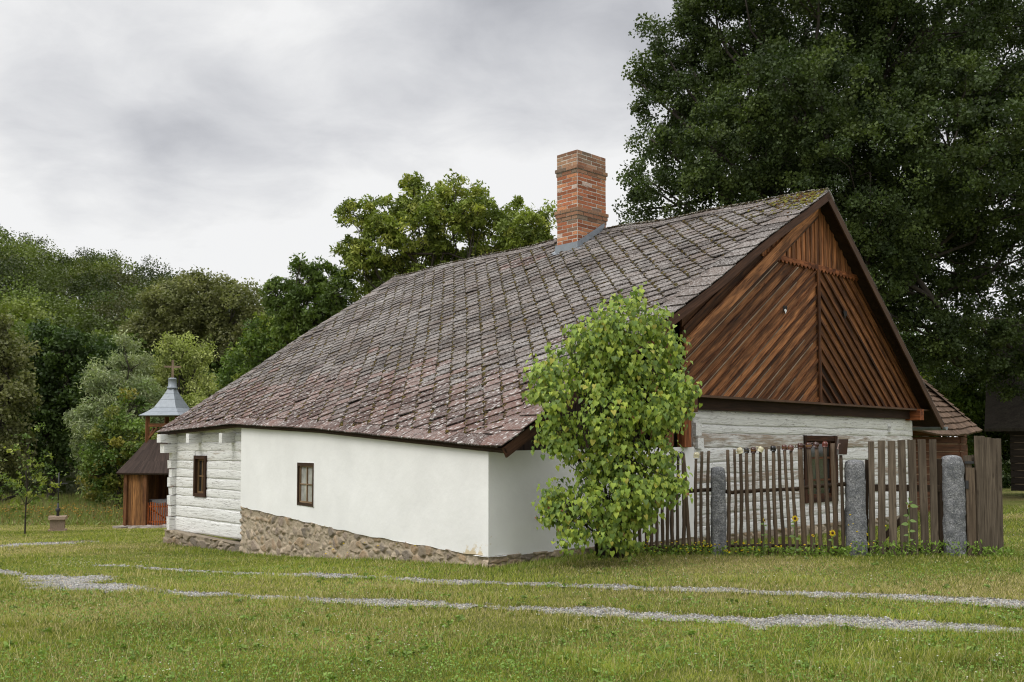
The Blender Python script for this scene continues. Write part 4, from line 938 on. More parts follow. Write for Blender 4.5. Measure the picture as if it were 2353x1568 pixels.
# young tree
st_b = gpx(57, 1228)
stt = thing('sapling', 'thin young fruit tree standing in the meadow left of the iron cross', 'sapling', st_b)
P_, C_, sb_ = crownpts([(at(x, y, st_b[1]), r*st_b[1]/F) for x, y, r in ((60,1010,20),(90,1060,32),(40,1050,30),(70,1110,42),(110,1090,26),(30,1100,24),(55,1150,36),(100,1140,28),(85,985,8),(20,1130,20),(130,1110,14))], 2.2, 11, .2, G_md+G_cherry, 160)
leafmesh('crown', P_, .12, C_, M['leaf'], stt, 161, .3, .5)
tb = MB(); tp = limb(tb, st_b-ZZ*.1, at(66, 1020, st_b[1]), .03, .012, 6, .02, 7)
for s_ in random.sample(sb_, 14): limb(tb, random.choice(tp[2:5]), s_, .010, .004, 3, .05, 4)
tb.build('trunk', M['bark'], stt)

# wooded hillside
rs = np.random.RandomState(9); PT = []; CC = []; pal = np.array([(.13, .175, .038), (.16, .205, .045), (.105, .14, .034), (.19, .23, .05), (.15, .16, .06), (.09, .125, .034)])
cnt = 0
for yy in np.arange(66, 198, 7.6):
    x0 = -.60*yy-6; 
    for xx in np.arange(x0, -.08*yy, 7.4):
        x = xx+rs.uniform(-1.8, 1.8); y = yy+rs.uniform(-1.8, 1.8); z = float(ground(x, y)); hgt = rs.uniform(7.5, 13.5); r = rs.uniform(3.6, 5.4)
        k = 60; d = unit(rs.normal(size=(k, 3))+np.array([0, -.25, .45])); cpt = np.array([x, y, z+hgt-r])+d*np.array([r, r, r*1.15])*rs.uniform(.6, 1, (k, 1)); pc = pal[rs.randint(len(pal))]*rs.uniform(.38, .92)
        m_ = 64 if yy < 120 else 36
        g = rs.normal(size=(k, m_, 3))*np.array([.50, .50, .34])*(r/3.6); PT.append((cpt[:, None]+g).reshape(-1, 3)); CC.append((pc*rs.uniform(.75, 1.3, (k, 1, 1))*rs.uniform(.8, 1.2, (k, m_, 1))).reshape(-1, 3)); cnt += 1
PT = np.concatenate(PT); CC = np.concatenate(CC); print('forest', cnt, len(PT))
leafmesh('forest', PT, .36, CC, M['leaf'], None, 171, .6, .75, kind='stuff', label='mixed deciduous wood covering the hillside', category='forest')

# ------------------------------------------------------------------ shrub in front of the fence
SB = gpx(1398, 1281); SY = 11.95
shr = thing('lilac_shrub', 'tall yellow-green heart-leaved shrub at the corner of fence and white side wall', 'shrub', SB)
SL_ = [(1430,735,62),(1463,690,16),(1500,745,44),(1340,785,48),(1390,770,60),(1535,800,46),(1290,860,58),(1240,860,26),(1370,850,72),(1450,830,80),(1565,890,34),(1530,870,50),(1270,920,46),(1230,905,18),(1400,940,90),(1510,950,62),(1590,895,16),(1300,1000,56),(1420,1050,78),(1510,1050,56),(1260,1010,22),
       (1360,1080,50),(1540,1125,32),(1500,1120,48),(1440,1130,62),(1285,1135,42),(1262,1180,26),(1350,1150,46),(1300,1180,38),(1420,1190,62),(1470,1180,42),(1330,1225,24),(1390,1232,30),(1290,1245,12),(1560,1110,20),(1545,950,30),(1575,940,16),(1250,975,14),(1440,1240,20)]
rs = np.random.RandomState(33); LC = []; LT = []; LN = []; LCOL = []; pal = np.array([(.26, .345, .042), (.19, .28, .038), (.33, .40, .05), (.11, .18, .03), (.23, .32, .045)])
sclumps = []
for x, y, r in SL_:
    rr = .94*r*SY/F; c = at(x, y, SY+rs.uniform(-.25, .25)*(1 if r > 40 else .6)); n = int(14+210*rr*rr*24)
    if r < 30: n = int(n*1.3)
    nc = max(3, n//9)
    cd = unit(rs.normal(size=(nc, 3))); cc_ = c+cd*rr*rs.uniform(.45, .98, (nc, 1)); sclumps += [(c_, c) for c_ in cc_]
    for i in range(n):
        j = rs.randint(nc); p = cc_[j]+rs.normal(size=3)*np.array([.06, .06, .07]); out = unit(p-c+np.array([0, -.12, 0])); LC.append(p)
        LT.append(unit(np.array([0, 0, -1.])*rs.uniform(.7, 1.3)+out*rs.uniform(.1, .8)+rs.normal(size=3)*.25)); LN.append(unit(out+np.array([0, -.25, .75])+rs.normal(size=3)*.30))
        t = rs.uniform(); b = pal[rs.randint(5)]*rs.uniform(.75, 1.2)
        if rs.uniform() < .03: b = np.array([.36, .34, .05])
        if rs.uniform() < .004: b = np.array([.22, .09, .04])
        LCOL.append(b)
LC = np.array(LC); LT = np.array(LT); LN = np.array(LN); LN = unit(LN-LT*(LN*LT).sum(1, keepdims=True)); LS_ = np.cross(LT, LN); n = len(LC); sz = .060*rs.uniform(.45, 1.3, (n, 1))
mk = lambda s_, t, h: LC+LS_*s_*sz+LT*t*sz+LN*h*sz
cur = rs.uniform(.05, .25, (n, 1))
V_ = np.stack([mk(0, .06, 0), mk(.36, -.08, .12), mk(.48, .30, .16), mk(0, .5, 0), mk(.27, .70, .02), mk(0, 1.08, -cur*1.0), mk(-.36, -.08, .12), mk(-.48, .30, .16), mk(-.27, .70, .02)], 1).reshape(-1, 3)
base_i = (np.arange(n)*9)[:, None]; Fq = np.concatenate([base_i+np.array(f_) for f_ in ((0, 1, 2, 3), (3, 2, 4, 5), (0, 3, 7, 6), (3, 5, 8, 7))])
npmesh('crown', V_, Fq, np.repeat(np.array(LCOL), 9, 0), M['lilac'], shr, smooth=False); print('lilac', n)
sm = MB(); mains = []
for x, y in ((1430,800),(1500,850),(1340,850),(1390,760),(1530,980),(1290,960),(1420,950),(1460,1000),(1380,900),(1480,900),(1300,1150),(1440,1050)):
    b = SB+np.array([random.uniform(-.16, .2), random.uniform(-.12, .1), -.05]); mains.append(limb(sm, b, at(x, y, SY+random.uniform(-.2, .2)), random.uniform(.018, .032), .008, 7, .05, 6))
for c_, c in random.sample(sclumps, 260):
    m_ = min(mains, key=lambda e: np.linalg.norm(e[-1]-c)); limb(sm, m_[random.choice((3, 4, 5, 6, 7))], c_, .006, .0025, 3, .06, 4)
sm.build('stem', M['bark'], shr, smooth=True)

# ------------------------------------------------------------------ fence, gate, posts
FA = gpx(1400, 1276); FB = gpx(2200, 1277); ft = (FB-FA)*np.array([1, 1, 0]); ft /= np.linalg.norm(ft); fn_ = np.cross(ft, ZZ)
if fn_[1] > 0: fn_ = -fn_
def fp(x, y, off=0.):
    d = ray(x, y); p0 = FA+fn_*off; n = fn_; return d*(np.dot(p0, n)/np.dot(d, n))
PXM = FA[1]/F
print('fence', FA, FB)
def picket(mb, xt, yt, xb, yb, wpx, off=.03, tone=1., flat=False):
    a = fp(xb, yb, off); b = fp(xt, yt, off); r = wpx*PXM/2
    if flat:
        d = (b-a)/np.linalg.norm(b-a); s_ = np.cross(d, fn_); mb.box((a+b)/2, d, s_, fn_, (np.linalg.norm(b-a)/2, r, .016), np.array([1, 1, 1])*tone, jit=.003, taper=random.uniform(-.02, .06))
        return
    n = 12; pts = []; rr = []
    ph = random.uniform(0, 9)
    for i in range(n+1):
        t = i/n; pts.append(a+(b-a)*t+ft*math.sin(t*5+ph)*.006+ft*random.gauss(0, .0015)); rr.append(r*(1.08-.14*t)*(1+random.uniform(-.05, .05)+(.13 if random.random() < .14 else 0)))
    mb.tube(pts, rr, 7, np.array([1, 1, 1])*tone, rn=.05)
c4 = lambda cx, cy: (1470.6+cx*.25, 941+cy*.25)
c3 = lambda cx, cy: (1059+cx*.25, 941+cy*.25)
c5 = lambda cx, cy: (1882+cx*.25, 941+cy*.25)
fl = thing('picket_fence', 'rustic round-stake fence running from the shrub to the gate', 'fence', (FA+FB)/2*np.array([1, 1, 0])+ZZ*-1.6)
PK = []
for k, (cxb, top) in enumerate([(1437,560),(1490,500),(1540,520),(1595,470),(1645,450),(1700,440),(1750,430),(1800,430),(1855,420),(1900,425)]): PK.append((*c3(cxb-4, top), *c3(cxb, 1345), 7.5))
for xt, yt, xb, w_ in ((1938, 415, 1945, 8.5), (1995, 440, 1990, 7), (2045, 410, 2048, 8.5), (2040, 412, 2110, 8.5), (2163, 455, 2150, 7)): PK.append((*c3(xt, yt), *c3(xb, 1340), w_))
for xt, yt, xb, yb, w_ in ((566, 387, 560, 1340, 7.5), (631, 380, 618, 1330, 7.5), (809, 370, 818, 1360, 8.5), (873, 367, 878, 1355, 6.5), (925, 400, 932, 1350, 8), (980, 402, 997, 1380, 8.5), (1043, 398, 1062, 1355, 8.5),
    (1110, 385, 1125, 1360, 7.5), (1163, 345, 1190, 1370, 8), (1225, 384, 1252, 1370, 8.5), (1275, 336, 1322, 1375, 8), (1333, 375, 1380, 1390, 7.5), (1390, 384, 1442, 1360, 7.5), (1472, 356, 1512, 1385, 12),
    (1550, 358, 1598, 1370, 11), (1620, 354, 1668, 1350, 9), (1700, 346, 1740, 1365, 9.5), (1773, 312, 1802, 1350, 11.5), (1850, 420, 1868, 1350, 7.5)): PK.append((*c4(xt, yt), *c4(xb, yb), w_))
for k, p in enumerate(PK):
    m = MB(); picket(m, *p, off=.04+random.uniform(-.006, .006), tone=random.uniform(.6, 1.15)); m.build('picket', M['stake'], fl, smooth=True)
for pts, r in (([c3(1380, 760), c3(1900, 765), c3(2310, 735)], .026), ([c3(1400, 1250), c3(1900, 1262), c3(2310, 1258)], .022),
               ([c4(785, 755), c4(870, 765), c4(1100, 745), c4(1400, 735), c4(1600, 705), c4(1890, 690)], .026), ([c4(780, 1255), c4(1300, 1252), c4(1880, 1262)], .022)):
    m = MB(); P3 = [fp(x, y, -.015) for x, y in pts]; Q = []
    for i in range(len(P3)-1):
        for t in np.linspace(0, 1, 5)[:-1 if i < len(P3)-2 else None]: Q.append(P3[i]+(P3[i+1]-P3[i])*t+ZZ*random.uniform(-.006, .006))
    m.tube(Q, [r*(1+random.uniform(-.1, .1)) for _ in Q], 8, (.5, .45, .4)); m.build('rail', M['stake'], fl, smooth=True)
def gpost(xl, xr, yt, yb, label, seed):
    a = fp((xl+xr)/2, yb, .02); b = fp((xl+xr)/2, yt, .02); hw = (xr-xl)/2*PXM; rs = np.random.RandomState(seed); n = 28; m = MB(); rings = 34; V_ = []
    H_ = b[2]-a[2]+.12
    for i in range(rings+5):
        t = min(i/rings, 1); z = a[2]-.12+H_*t; sh_ = 1.06-.08*t
        if i > rings-3: sh_ *= [.985, .95, .88, .72, .5, .2, .02, .0][min(i-(rings-2), 7)]; z += [-.0, -.0, -.0, .012, .022, .028, .030, .03][min(i-(rings-2), 7)]-.03
        for k in range(n):
            an = 2*math.pi*k/n; c_, s_ = math.cos(an), math.sin(an); q_ = (abs(c_)**5+abs(s_)**5)**(-1/5.)
            rr = hw*sh_*q_*(1+.17*(fbm(np.array([an*1.9]), np.array([z*4.5]), seed)[0]-.5)+.16*(vn(np.array([an*5]), np.array([z*17]), seed+3)[0]-.5))
            V_.append(np.array([a[0], a[1], 0])+ft*c_*rr+fn_*s_*rr*.85+ZZ*z)
    R_ = rings+5; m.add(V_, [(i*n+k, i*n+(k+1) % n, (i+1)*n+(k+1) % n, (i+1)*n+k) for i in range(R_-1) for k in range(n)], (1, 1, 1))
    o = m.build('stone_post', M['granite'], None, smooth=True); return tag(o, label, 'post', 'granite posts of the fence')
gpost(1636, 1668, 1072, 1274, 'shorter grey granite post in the middle of the stake fence', 3)
gpost(1948, 1988, 1056, 1280, 'grey granite post between stake fence and picket gate', 5)
gpost(2171, 2214, 1046, 1276, 'tallest granite post with rounded head, right of the picket gate', 8)
gt_ = thing('garden_gate', 'weathered flat-picket gate hung between two granite posts', 'gate', fp(2080, 1278))
for xt, yt, xb, yb, w_ in ((478, 293, 490, 1325, 12.5), (575, 288, 578, 1330, 15.5), (665, 290, 682, 1350, 16), (757, 282, 785, 1345, 15.5), (850, 280, 880, 1350, 16), (942, 278, 978, 1350, 15.5), (1043, 275, 1065, 1320, 15)):
    m = MB(); picket(m, *c5(xt, yt), *c5(xb, yb), w_, .05, random.uniform(.75, 1.2), flat=True); m.build('picket', M['grey'], gt_)
for (x0, y0), (x1, y1), w_, nm in ((c5(455, 720), c5(1110, 725), 15, 'rail'), (c5(455, 1288), c5(1110, 1290), 9, 'rail'), (c5(500, 1275), c5(880, 890), 11, 'brace'), (c5(441, 460), c5(441, 1300), 7, 'stile'), (c5(1118, 458), c5(1118, 1325), 16, 'stile')):
    m = MB(); a, b = fp(x0, y0, .015 if nm != 'stile' else .0), fp(x1, y1, .015 if nm != 'stile' else .0); d = (b-a)/np.linalg.norm(b-a); m.box((a+b)/2-fn_*(.0 if nm == 'rail' else .012), d, np.cross(d, fn_), fn_, (np.linalg.norm(b-a)/2, w_*PXM/2, .02), (.4, .34, .3), jit=.003)
    m.build(nm, M['grey'], gt_)
pg = thing('gate_post', 'squared wooden post with iron strap beside the tallest granite post', 'post', fp(2228, 1277))
m = MB(); a, b = fp(2225, 1280, .03), fp(2226, 1047, .03); m.box((a+b)/2, ZZ, ft, fn_, ((b-a)[2]/2, .040, .04), (.9, .9, .9), jit=.004); m.build('post_body', M['grey'], pg)
m = MB(); a, b = fp(2232, 1281, .075), fp(2230, 1075, .075); m.box((a+b)/2, ZZ, ft, fn_, ((b-a)[2]/2, .060, .016), (1.05, 1., .95), jit=.004); m.build('board', M['grey'], pg)
m = MB(); m.box(fp(2227, 1063, .085), ft, ZZ, fn_, (.055, .016, .012), (1, 1, 1)); m.build('iron_strap', M['iron'], pg)
m = MB(); m.box(fp(2222, 1114, .095), ft, ZZ, fn_, (.020, .055, .004), (.3, .3, .3)); m.build('lock_plate', M['iron'], pg)
dg = thing('plank_gate', 'tall weathered plank gate standing open at the right end of the fence', 'gate', fp(2285, 1270))
A_ = fp(2244, 1275, .05); B_ = A_+np.array([.98, .42, 0])*.53*1.0
xs = [0, .075, .19, .31, .40, .50]; dB = (B_-A_)/np.linalg.norm(B_-A_); oB = np.cross(dB, ZZ); oB = oB if oB[1] < 0 else -oB
topz = fp(2244, 1001, .05)[2]
for i in range(5):
    x0, x1 = xs[i], xs[i+1]; tz = topz-.05*(x0/.5)-random.uniform(0, .012)
    m = MB(); m.box(A_+dB*(x0+x1)/2+oB*(.02 if i == 0 else random.uniform(-.003, .003))+ZZ*((tz+A_[2])/2-A_[2]), ZZ, dB, oB, ((tz-A_[2])/2, (x1-x0)/2-.002, .018), np.array([1, 1, 1])*random.uniform(.85, 1.1), jit=.003); m.build('plank', M['grey'], dg)
for zz_ in (.4, 1.3): m = MB(); m.box(A_+dB*.25-oB*.035+ZZ*zz_, dB, ZZ, oB, (.24, .05, .015), (.6, .6, .6)); m.build('cross_rail', M['grey'], dg)

# mugs drying on the stakes
def mug(x, y, wpx, col_, label, tilt=0, handle=1, band=None):
    c = fp(x, y, .04); r = wpx*PXM/2; h = r*1.75; ax = unit(np.array([math.sin(tilt), 0, math.cos(tilt)])); ax = unit(ft*math.sin(tilt)+ZZ*math.cos(tilt)-fn_*(-.18))
    root = thing('mug', label, 'mug', c-ax*h*.5, 'mugs upside down on the fence stakes'); m = MB(); o = c-ax*h*.5
    m.lathe(o, [(r*.80, .004), (r*.98, 0), (r*1.0, .006), (r*.92, h*.1), (r*1.0, h*.4), (r*.98, h*.68), (r*.82, h*.88), (r*.70, h*.93), (r*.72, h), (r*.3, h), (0.001, h*.99)], ax, 20, col_); m.lathe(o, [(r*.8, .004), (r*.86, h*.4), (r*.6, h*.8)], ax, 20, np.array(col_)*.5)
    m.build('mug_body', M['glaze'], root, smooth=True)
    if band is not None: m = MB(); m.lathe(o, [(r*1.012, h*.35), (r*1.02, h*.45), (r*1.012, h*.62)], ax, 20, band); m.build('glaze_band', M['glaze'], root, smooth=True)
    m = MB(); sd = np.cross(ax, fn_); sd = unit(sd)*(1 if handle > 0 else -1)
    if handle == 2: sd = unit(sd*.3+fn_)
    m.tube([o+ax*h*.2+sd*r*.95, o+ax*h*.18+sd*r*1.4, o+ax*h*.4+sd*r*1.72, o+ax*h*.62+sd*r*1.55, o+ax*h*.72+sd*r*.95], r*.13, 7, col_); m.build('handle', M['glaze'], root, smooth=True)
BK, BR, CR = (.012, .010, .010), (.055, .020, .012), (.58, .53, .36)
mug(*c3(1940, 428), 11, BK, 'small black mug half hidden by the shrub leaves, leftmost on the fence', 0, -1)
mug(*c3(1988, 436), 12, BK, 'black mug tilted left next to a twin on the crossed stakes', -.5, -1)
mug(*c3(2032, 412), 12, BK, 'black mug lying against the top of the thick leaning stake', .5, -1)
mug(*c3(2167, 420), 14, CR, 'cream mug with dark rim just left of the middle granite post', .1, 1)
mug(*c4(918, 378), 14, CR, 'wide cream mug tilted left, first of the long row of mugs', -.35, -1)
mug(*c4(980, 376), 12.5, BK, 'black banded mug right of the wide cream mug', 0, 2, (.10, .08, .06))
mug(*c4(1043, 373), 13.5, BR, 'brown mug between black banded mug and second cream mug', 0, 2, (.20, .10, .04))
mug(*c4(1110, 367), 13.5, CR, 'pale cream mug tipped to the right over a thin stake', .5, -1)
mug(*c4(1224, 358), 13, BK, 'glossy black mug alone between two bare stakes', 0, 2)
mug(*c4(1328, 348), 12.5, (.09, .03, .02), 'dark brown mug with speckled band, left of the tilted one', 0, 2, (.16, .08, .04))
mug(*c4(1386, 354), 14, (.10, .035, .025), 'dark brown mug tilted right with a visible rim', .3, 2, (.16, .09, .05))
mug(*c4(1474, 334), 13, BR, 'brown mug with its handle out left, on the thick stake before the window', 0, -1)
mug(*c4(1550, 330), 14, BR, 'brown mug with pale ring, right of the thick stake before the window', -.1, -1, (.24, .13, .06))
mug(*c4(1618, 326), 14, (.05, .02, .015), 'near-black mug tilted right in front of the window', .35, -1)
mug(*c4(1700, 320), 13, (.13, .035, .025), 'reddish brown mug over the right half of the window', 0, 2)
jg = thing('tin_jug', 'dark red square tin jug upturned on the last thin stake', 'jug', fp(*c4(1852, 415), .04))
m = MB(); a = fp(*c4(1858, 345), .04); m.box(a, ZZ+ft*.06, ft, fn_, (.105, .055, .05), (.035, .013, .011), taper=-.12, jit=.002); m.build('jug_body', M['glaze'], jg)
m = MB(); a, b = fp(*c4(1828, 318), .1), fp(*c4(1815, 365), .1); m.tube([a+ft*.02, a, b, b+ft*.02], .007, 6, (.3, .2, .17)); m.build('handle', M['glaze'], jg)

# sunflowers
def sunflower(x, ytop, ybot, rpx, label, facing=(0, -1, .15), leaves_=(), wilt=False):
    b = fp(x, ybot, .14); t = fp(x, ytop, .14); root = thing('sunflower', label, 'sunflower', b, 'sunflowers by the fence'); n = unit(np.array(facing, float))
    m = MB(); pts = [b+(t-b)*k/6+ft*.012*math.sin(k*1.3+x) for k in range(7)]; pts[-1] = t-n*.01; m.tube(pts, [.007, .007, .006, .006, .005, .005, .004], 6, (.16, .22, .07)); m.build('stem', M['petal'], root, smooth=True)
    if rpx:
        r = rpx*PXM; e1 = unit(np.cross(n, ZZ)); e2 = np.cross(e1, n); np_ = 16; m = MB()
        for k in range(np_):
            an = 2*math.pi*(k+random.uniform(-.2, .2))/np_; d = e1*math.cos(an)+e2*math.sin(an); s_ = np.cross(n, d); L = r*random.uniform(.85, 1.12); bend = n*random.uniform(-.12, .2)*L
            if wilt: L *= .8; bend = -ZZ*.3*L
            m.add([t+d*r*.28, t+d*L*.6+s_*r*.15+bend*.4, t+d*L+bend, t+d*L*.6-s_*r*.15+bend*.4], [(0, 1, 2, 3)], np.array((.75, .53, .02))*random.uniform(.8, 1.1))
        m.build('petals', M['petal'], root)
        m = MB(); m.lathe(t-n*.004, [(r*.36, 0), (r*.34, .010), (r*.2, .016), (.0005, .017)], n, 14, (.09, .035, .012)); m.build('flower_head', M['petal'], root, smooth=True)
    m = MB()
    for q_ in leaves_:
        p = b+(t-b)*q_[0]; sd = q_[1]; L = q_[2]*PXM; d = unit(ft*sd+ZZ*q_[3]-fn_*0+fn_*random.uniform(-.3, .5)); s_ = unit(np.cross(d, fn_+ZZ*.4)); nn_ = np.cross(d, s_)
        m.add([p, p+d*L*.35+s_*L*.24, p+d*L*.7+s_*L*.17-ZZ*L*.05, p+d*L-ZZ*L*.15, p+d*L*.7-s_*L*.17-ZZ*L*.05, p+d*L*.35-s_*L*.24, p+d*L*.5-ZZ*.01*L], [(0, 1, 6), (1, 2, 6), (2, 3, 6), (3, 4, 6), (4, 5, 6), (5, 0, 6)], np.array((.16, .24, .07))*random.uniform(.8, 1.2))
    m.build('leaves', M['leaf'], root)
x, y = c4(1425, 1003); sunflower(x, y, 1285, 8.5, 'brightest open sunflower, head high between two stakes below the window', leaves_=[(.55, -1, 14, .2), (.5, 1, 12, .1), (.25, -1, 14, .3), (.22, 1, 12, .2), (.8, -1, 12, .5), (.92, -1, 10, -.1)])
x, y = c4(1140, 1018); sunflower(x, y, 1283, 6, 'half-turned sunflower in front of the second cream mug stake', (.75, -.55, .4), [(.6, -1, 9, .3), (.62, 1, 9, .2), (.3, 1, 10, .4), (.9, -1, 10, .1), (.86, 1, 8, 0)])
x, y = c4(1770, 1136); sunflower(x, y, 1281, 8, 'low open sunflower near the granite post left of the gate', leaves_=[(.7, -1, 10, .2), (.4, 1, 12, .3), (.85, 1, 9, .5)])
x, y = c4(1590, 1160); sunflower(x, y, 1280, 4.5, 'smallest sunflower, half open below the window', (.1, -.6, .8), [(.6, 1, 7, .2)])
x, y = c5(828, 925); sunflower(x, y-10, 1276, 6.5, 'wilting sunflower with tall leafy top in front of the gate', (.3, -.8, -.4), [(1.02, -1, 12, .7), (1.05, 1, 10, .9), (1.0, 1, 20, .0), (.8, -1, 14, .1), (.7, 1, 16, -.05), (.62, -1, 18, .15), (.48, 1, 14, .2), (.4, -1, 12, .1), (1.1, 0, 10, 1), (.3, 1, 10, .3)], wilt=True)

# ------------------------------------------------------------------ chapel
CY = 36.; cc0 = at(390, 1207, CY); gz = float(ground(cc0[0], cc0[1])); cc0[2] = 0
tow = -unit(np.array([cc0[0], cc0[1], 0])); rgt = np.array([-tow[1], tow[0], 0]); rgt = rgt if rgt[0] > 0 else -rgt
en = tow*math.cos(R(12))+rgt*math.sin(R(12)); el = -rgt*math.cos(R(12))+tow*math.sin(R(12)); CN = [en, el, -en, -el]
zc = lambda y: at(390, y, CY)[2]; m36 = CY/F
chp = thing('bell_chapel', 'small wooden chapel with open belfry and grey metal spire behind the cottage', 'chapel', cc0+ZZ*gz)
def pyr(mb, prof, col_, corners=CN, c=None, sub=1):
    c = cc0 if c is None else c
    for k in range(4):
        p, q_ = corners[k], corners[(k+1) % 4]
        for (r0, z0), (r1, z1) in zip(prof[:-1], prof[1:]):
            n = max(1, int(r0*sub)); o_ = random.uniform(0, 50)
            for i in range(n):
                t0, t1 = i/n, (i+1)/n; tone = random.uniform(.85, 1.15) if sub > 1 else 1
                A4 = [c+(p*(1-t0)+q_*t0)*r0+ZZ*z0, c+(p*(1-t1)+q_*t1)*r0+ZZ*z0, c+(p*(1-t1)+q_*t1)*r1+ZZ*z1, c+(p*(1-t0)+q_*t0)*r1+ZZ*z1]
                mb.add(A4, [(0, 1, 2, 3)], np.array(col_)*tone, [(o_, i*.1, 0), (o_, i*.1+.1, 0), (o_+.5, i*.1+.1, 0), (o_+.5, i*.1, 0)])
ze = zc(1085); z_t = zc(1020); RWc = 1.60
m = MB(); tiers = [(1.92, ze), (1.55, ze+.42*.95), (1.20, ze+.42*1.9), (.90, z_t+.12)]
for i in range(3):
    r0, z0 = tiers[i]; r1, z1 = tiers[i+1]; pyr(m, [(r0-.05, z0-.07), (r0, z0-.02), (r0, z0), (r1-.02, z1+.03)], (.40, .34, .37), sub=16)
pyr(m, [(1.9, ze-.03), (.9, z_t-.1)], (.2, .16, .15)); m.build('shingle_roof', M['grey'], chp)
cr_ = [cc0+c_*RWc for c_ in CN]
def boards(mb, A, B, z0, z1, w_=.17, m_tone=1., dep=.02):
    L = np.linalg.norm(B-A); t = (B-A)/L; o_ = np.cross(t, ZZ); n = max(1, round(L/w_)); w_ = L/n
    for i in range(n): mb.box(A+t*(i+.5)*w_+ZZ*(z0+z1)/2, ZZ, t, o_, ((z1-z0)/2, w_/2-.004, dep/2+random.uniform(0, .006)), np.array([1, 1, 1])*random.uniform(.65, 1.2)*m_tone)
Lc, Nc, Bc, Rc = cr_[1], cr_[0], cr_[2], cr_[3]; zb2 = gz+.08; zt2 = ze+.10
for A__, B__, t__ in ((Lc, Lc+(Nc-Lc)*.36, 1), (Nc, Rc, 1), (Lc, Bc, .7), (Bc, Bc+(Rc-Bc)*.35, .7)): m = MB(); boards(m, A__, B__, zb2, zt2, m_tone=t__); m.build('plank_wall', M['chapel'], chp)
for t in (.02, .38, .86):
    m = MB(); m.box(Lc+(Nc-Lc)*t+tow*.03+ZZ*(zb2+zt2)/2, ZZ, unit(Nc-Lc), np.cross(unit(Nc-Lc), ZZ), ((zt2-zb2)/2, .065, .06), (.62, .58, .66)); m.build('post', M['chapel'], chp)
m = MB(); m.box(Rc+ZZ*(zb2+zt2)/2, ZZ, en, el, ((zt2-zb2)/2, .06, .06), (.6, .56, .64)); m.build('post', M['chapel'], chp)
m = MB(); gA_, gB_ = Lc+(Nc-Lc)*.41, Lc+(Nc-Lc)*.84; tt_ = unit(gB_-gA_); oo = np.cross(tt_, ZZ); Lg = np.linalg.norm(gB_-gA_)
for i in range(10): m.box(gA_+tt_*Lg*(i+.5)/10+ZZ*(gz+.52), ZZ, tt_, oo, (.42+.02*math.sin(i), .022, .012), (1.3, .75, .55))
for z in (.25, .8): m.box(gA_+tt_*Lg/2+ZZ*(gz+z)-tow*.025, tt_, ZZ, oo, (Lg/2, .03, .014), (1.1, .6, .45))
d_ = unit(tt_*Lg*.9-ZZ*.5); m.box(gA_+tt_*Lg/2+ZZ*(gz+.52)-tow*.05, d_, np.cross(d_, oo), oo, (Lg*.5, .025, .012), (1., .55, .4)); m.build('picket_gate', M['chapel'], chp)
m = MB(); m.box(cc0-tow*.2+el*.35+ZZ*(gz+.5), en, el, ZZ, (.28, .35, .5), (.72, .72, .74)); m.build('altar', M['paint'], chp)
m = MB()
for k in range(26):
    t = k/26; p = Lc+(Nc-Lc)*t*1.15-(Nc-Lc)*.12+tow*random.uniform(.0, .55); m.box(np.array([p[0], p[1], float(ground(p[0], p[1]))+.03]), ft, tow, ZZ, (random.uniform(.14, .26), random.uniform(.1, .2), .05), np.array([.34, .30, .27])*random.uniform(.7, 1.2), jit=.03)
m.box(cc0+ZZ*(gz+.02), en, el, ZZ, (1.25, 1.25, .07), (.3, .27, .24)); m.build('stone_floor', M['pebble'], chp)
Rt = .86; zcap = zc(956)
for k, c_ in enumerate(CN):
    m = MB(); z0 = ze+.35; m.box(cc0+c_*Rt+ZZ*(z0+zcap)/2, ZZ, en, el, ((zcap-z0)/2+.04, .068, .068), (.66, .6, .68)); m.build('tower_post', M['chapel'], chp)
for k in range(4):
    p, q_ = cc0+CN[k]*Rt, cc0+CN[(k+1) % 4]*Rt; t = unit(q_-p); o_ = np.cross(t, ZZ); zz_ = zc(978)
    m = MB(); m.box((p+q_)/2+ZZ*zz_, t, ZZ, o_, (np.linalg.norm(q_-p)/2-.07, .06, .04), (.66, .6, .68))
    for e_, s_ in ((p, 1), (q_, -1)): d_ = unit(t*s_*.42+ZZ*.45); m.box(e_+t*s_*.21+ZZ*(zz_-.32), d_, o_, np.cross(d_, o_), (.30, .03, .035), (.66, .6, .68))
    m.build('tower_brace', M['chapel'], chp)
m = MB(); prof = [(278, 956), (330, 941), (385, 923), (430, 911), (460, 899), (487, 889.5)]
pr_ = [((515-cx)*.3*m36/.978, zc(764.7+cy*.3)) for cx, cy in ((278, 637), (330, 612), (385, 577), (430, 515), (460, 470), (490, 418))]
pyr(m, [(pr_[0][0]-.02, pr_[0][1]-.03)]+pr_, (1, 1, 1)); pyr(m, [(pr_[0][0]-.02, pr_[0][1]-.03), (.1, pr_[0][1]+.02)], (.6, .6, .6))
for i in range(1, 5): pyr(m, [(pr_[i][0]+.012, pr_[i][1]-.01), (pr_[i][0]+.004, pr_[i][1]+.012)], (1.1, 1.1, 1.1))
spire = m.build('spire_roof', M['zinc'], chp)
m = MB(); r_ = .155; z0, z1 = pr_[-1][1]-.05, zc(764.7+352*.3); m.lathe(cc0+ZZ*z0, [(r_+.03, 0), (r_+.03, .06), (r_*.98, .08), (r_*.98, z1-z0-.04), (r_*1.05, z1-z0-.03), (r_*.8, z1-z0+.02), (.01, z1-z0+.04)], ZZ, 20, (1, 1, 1)); m.build('collar', M['zinc'], chp, smooth=True)
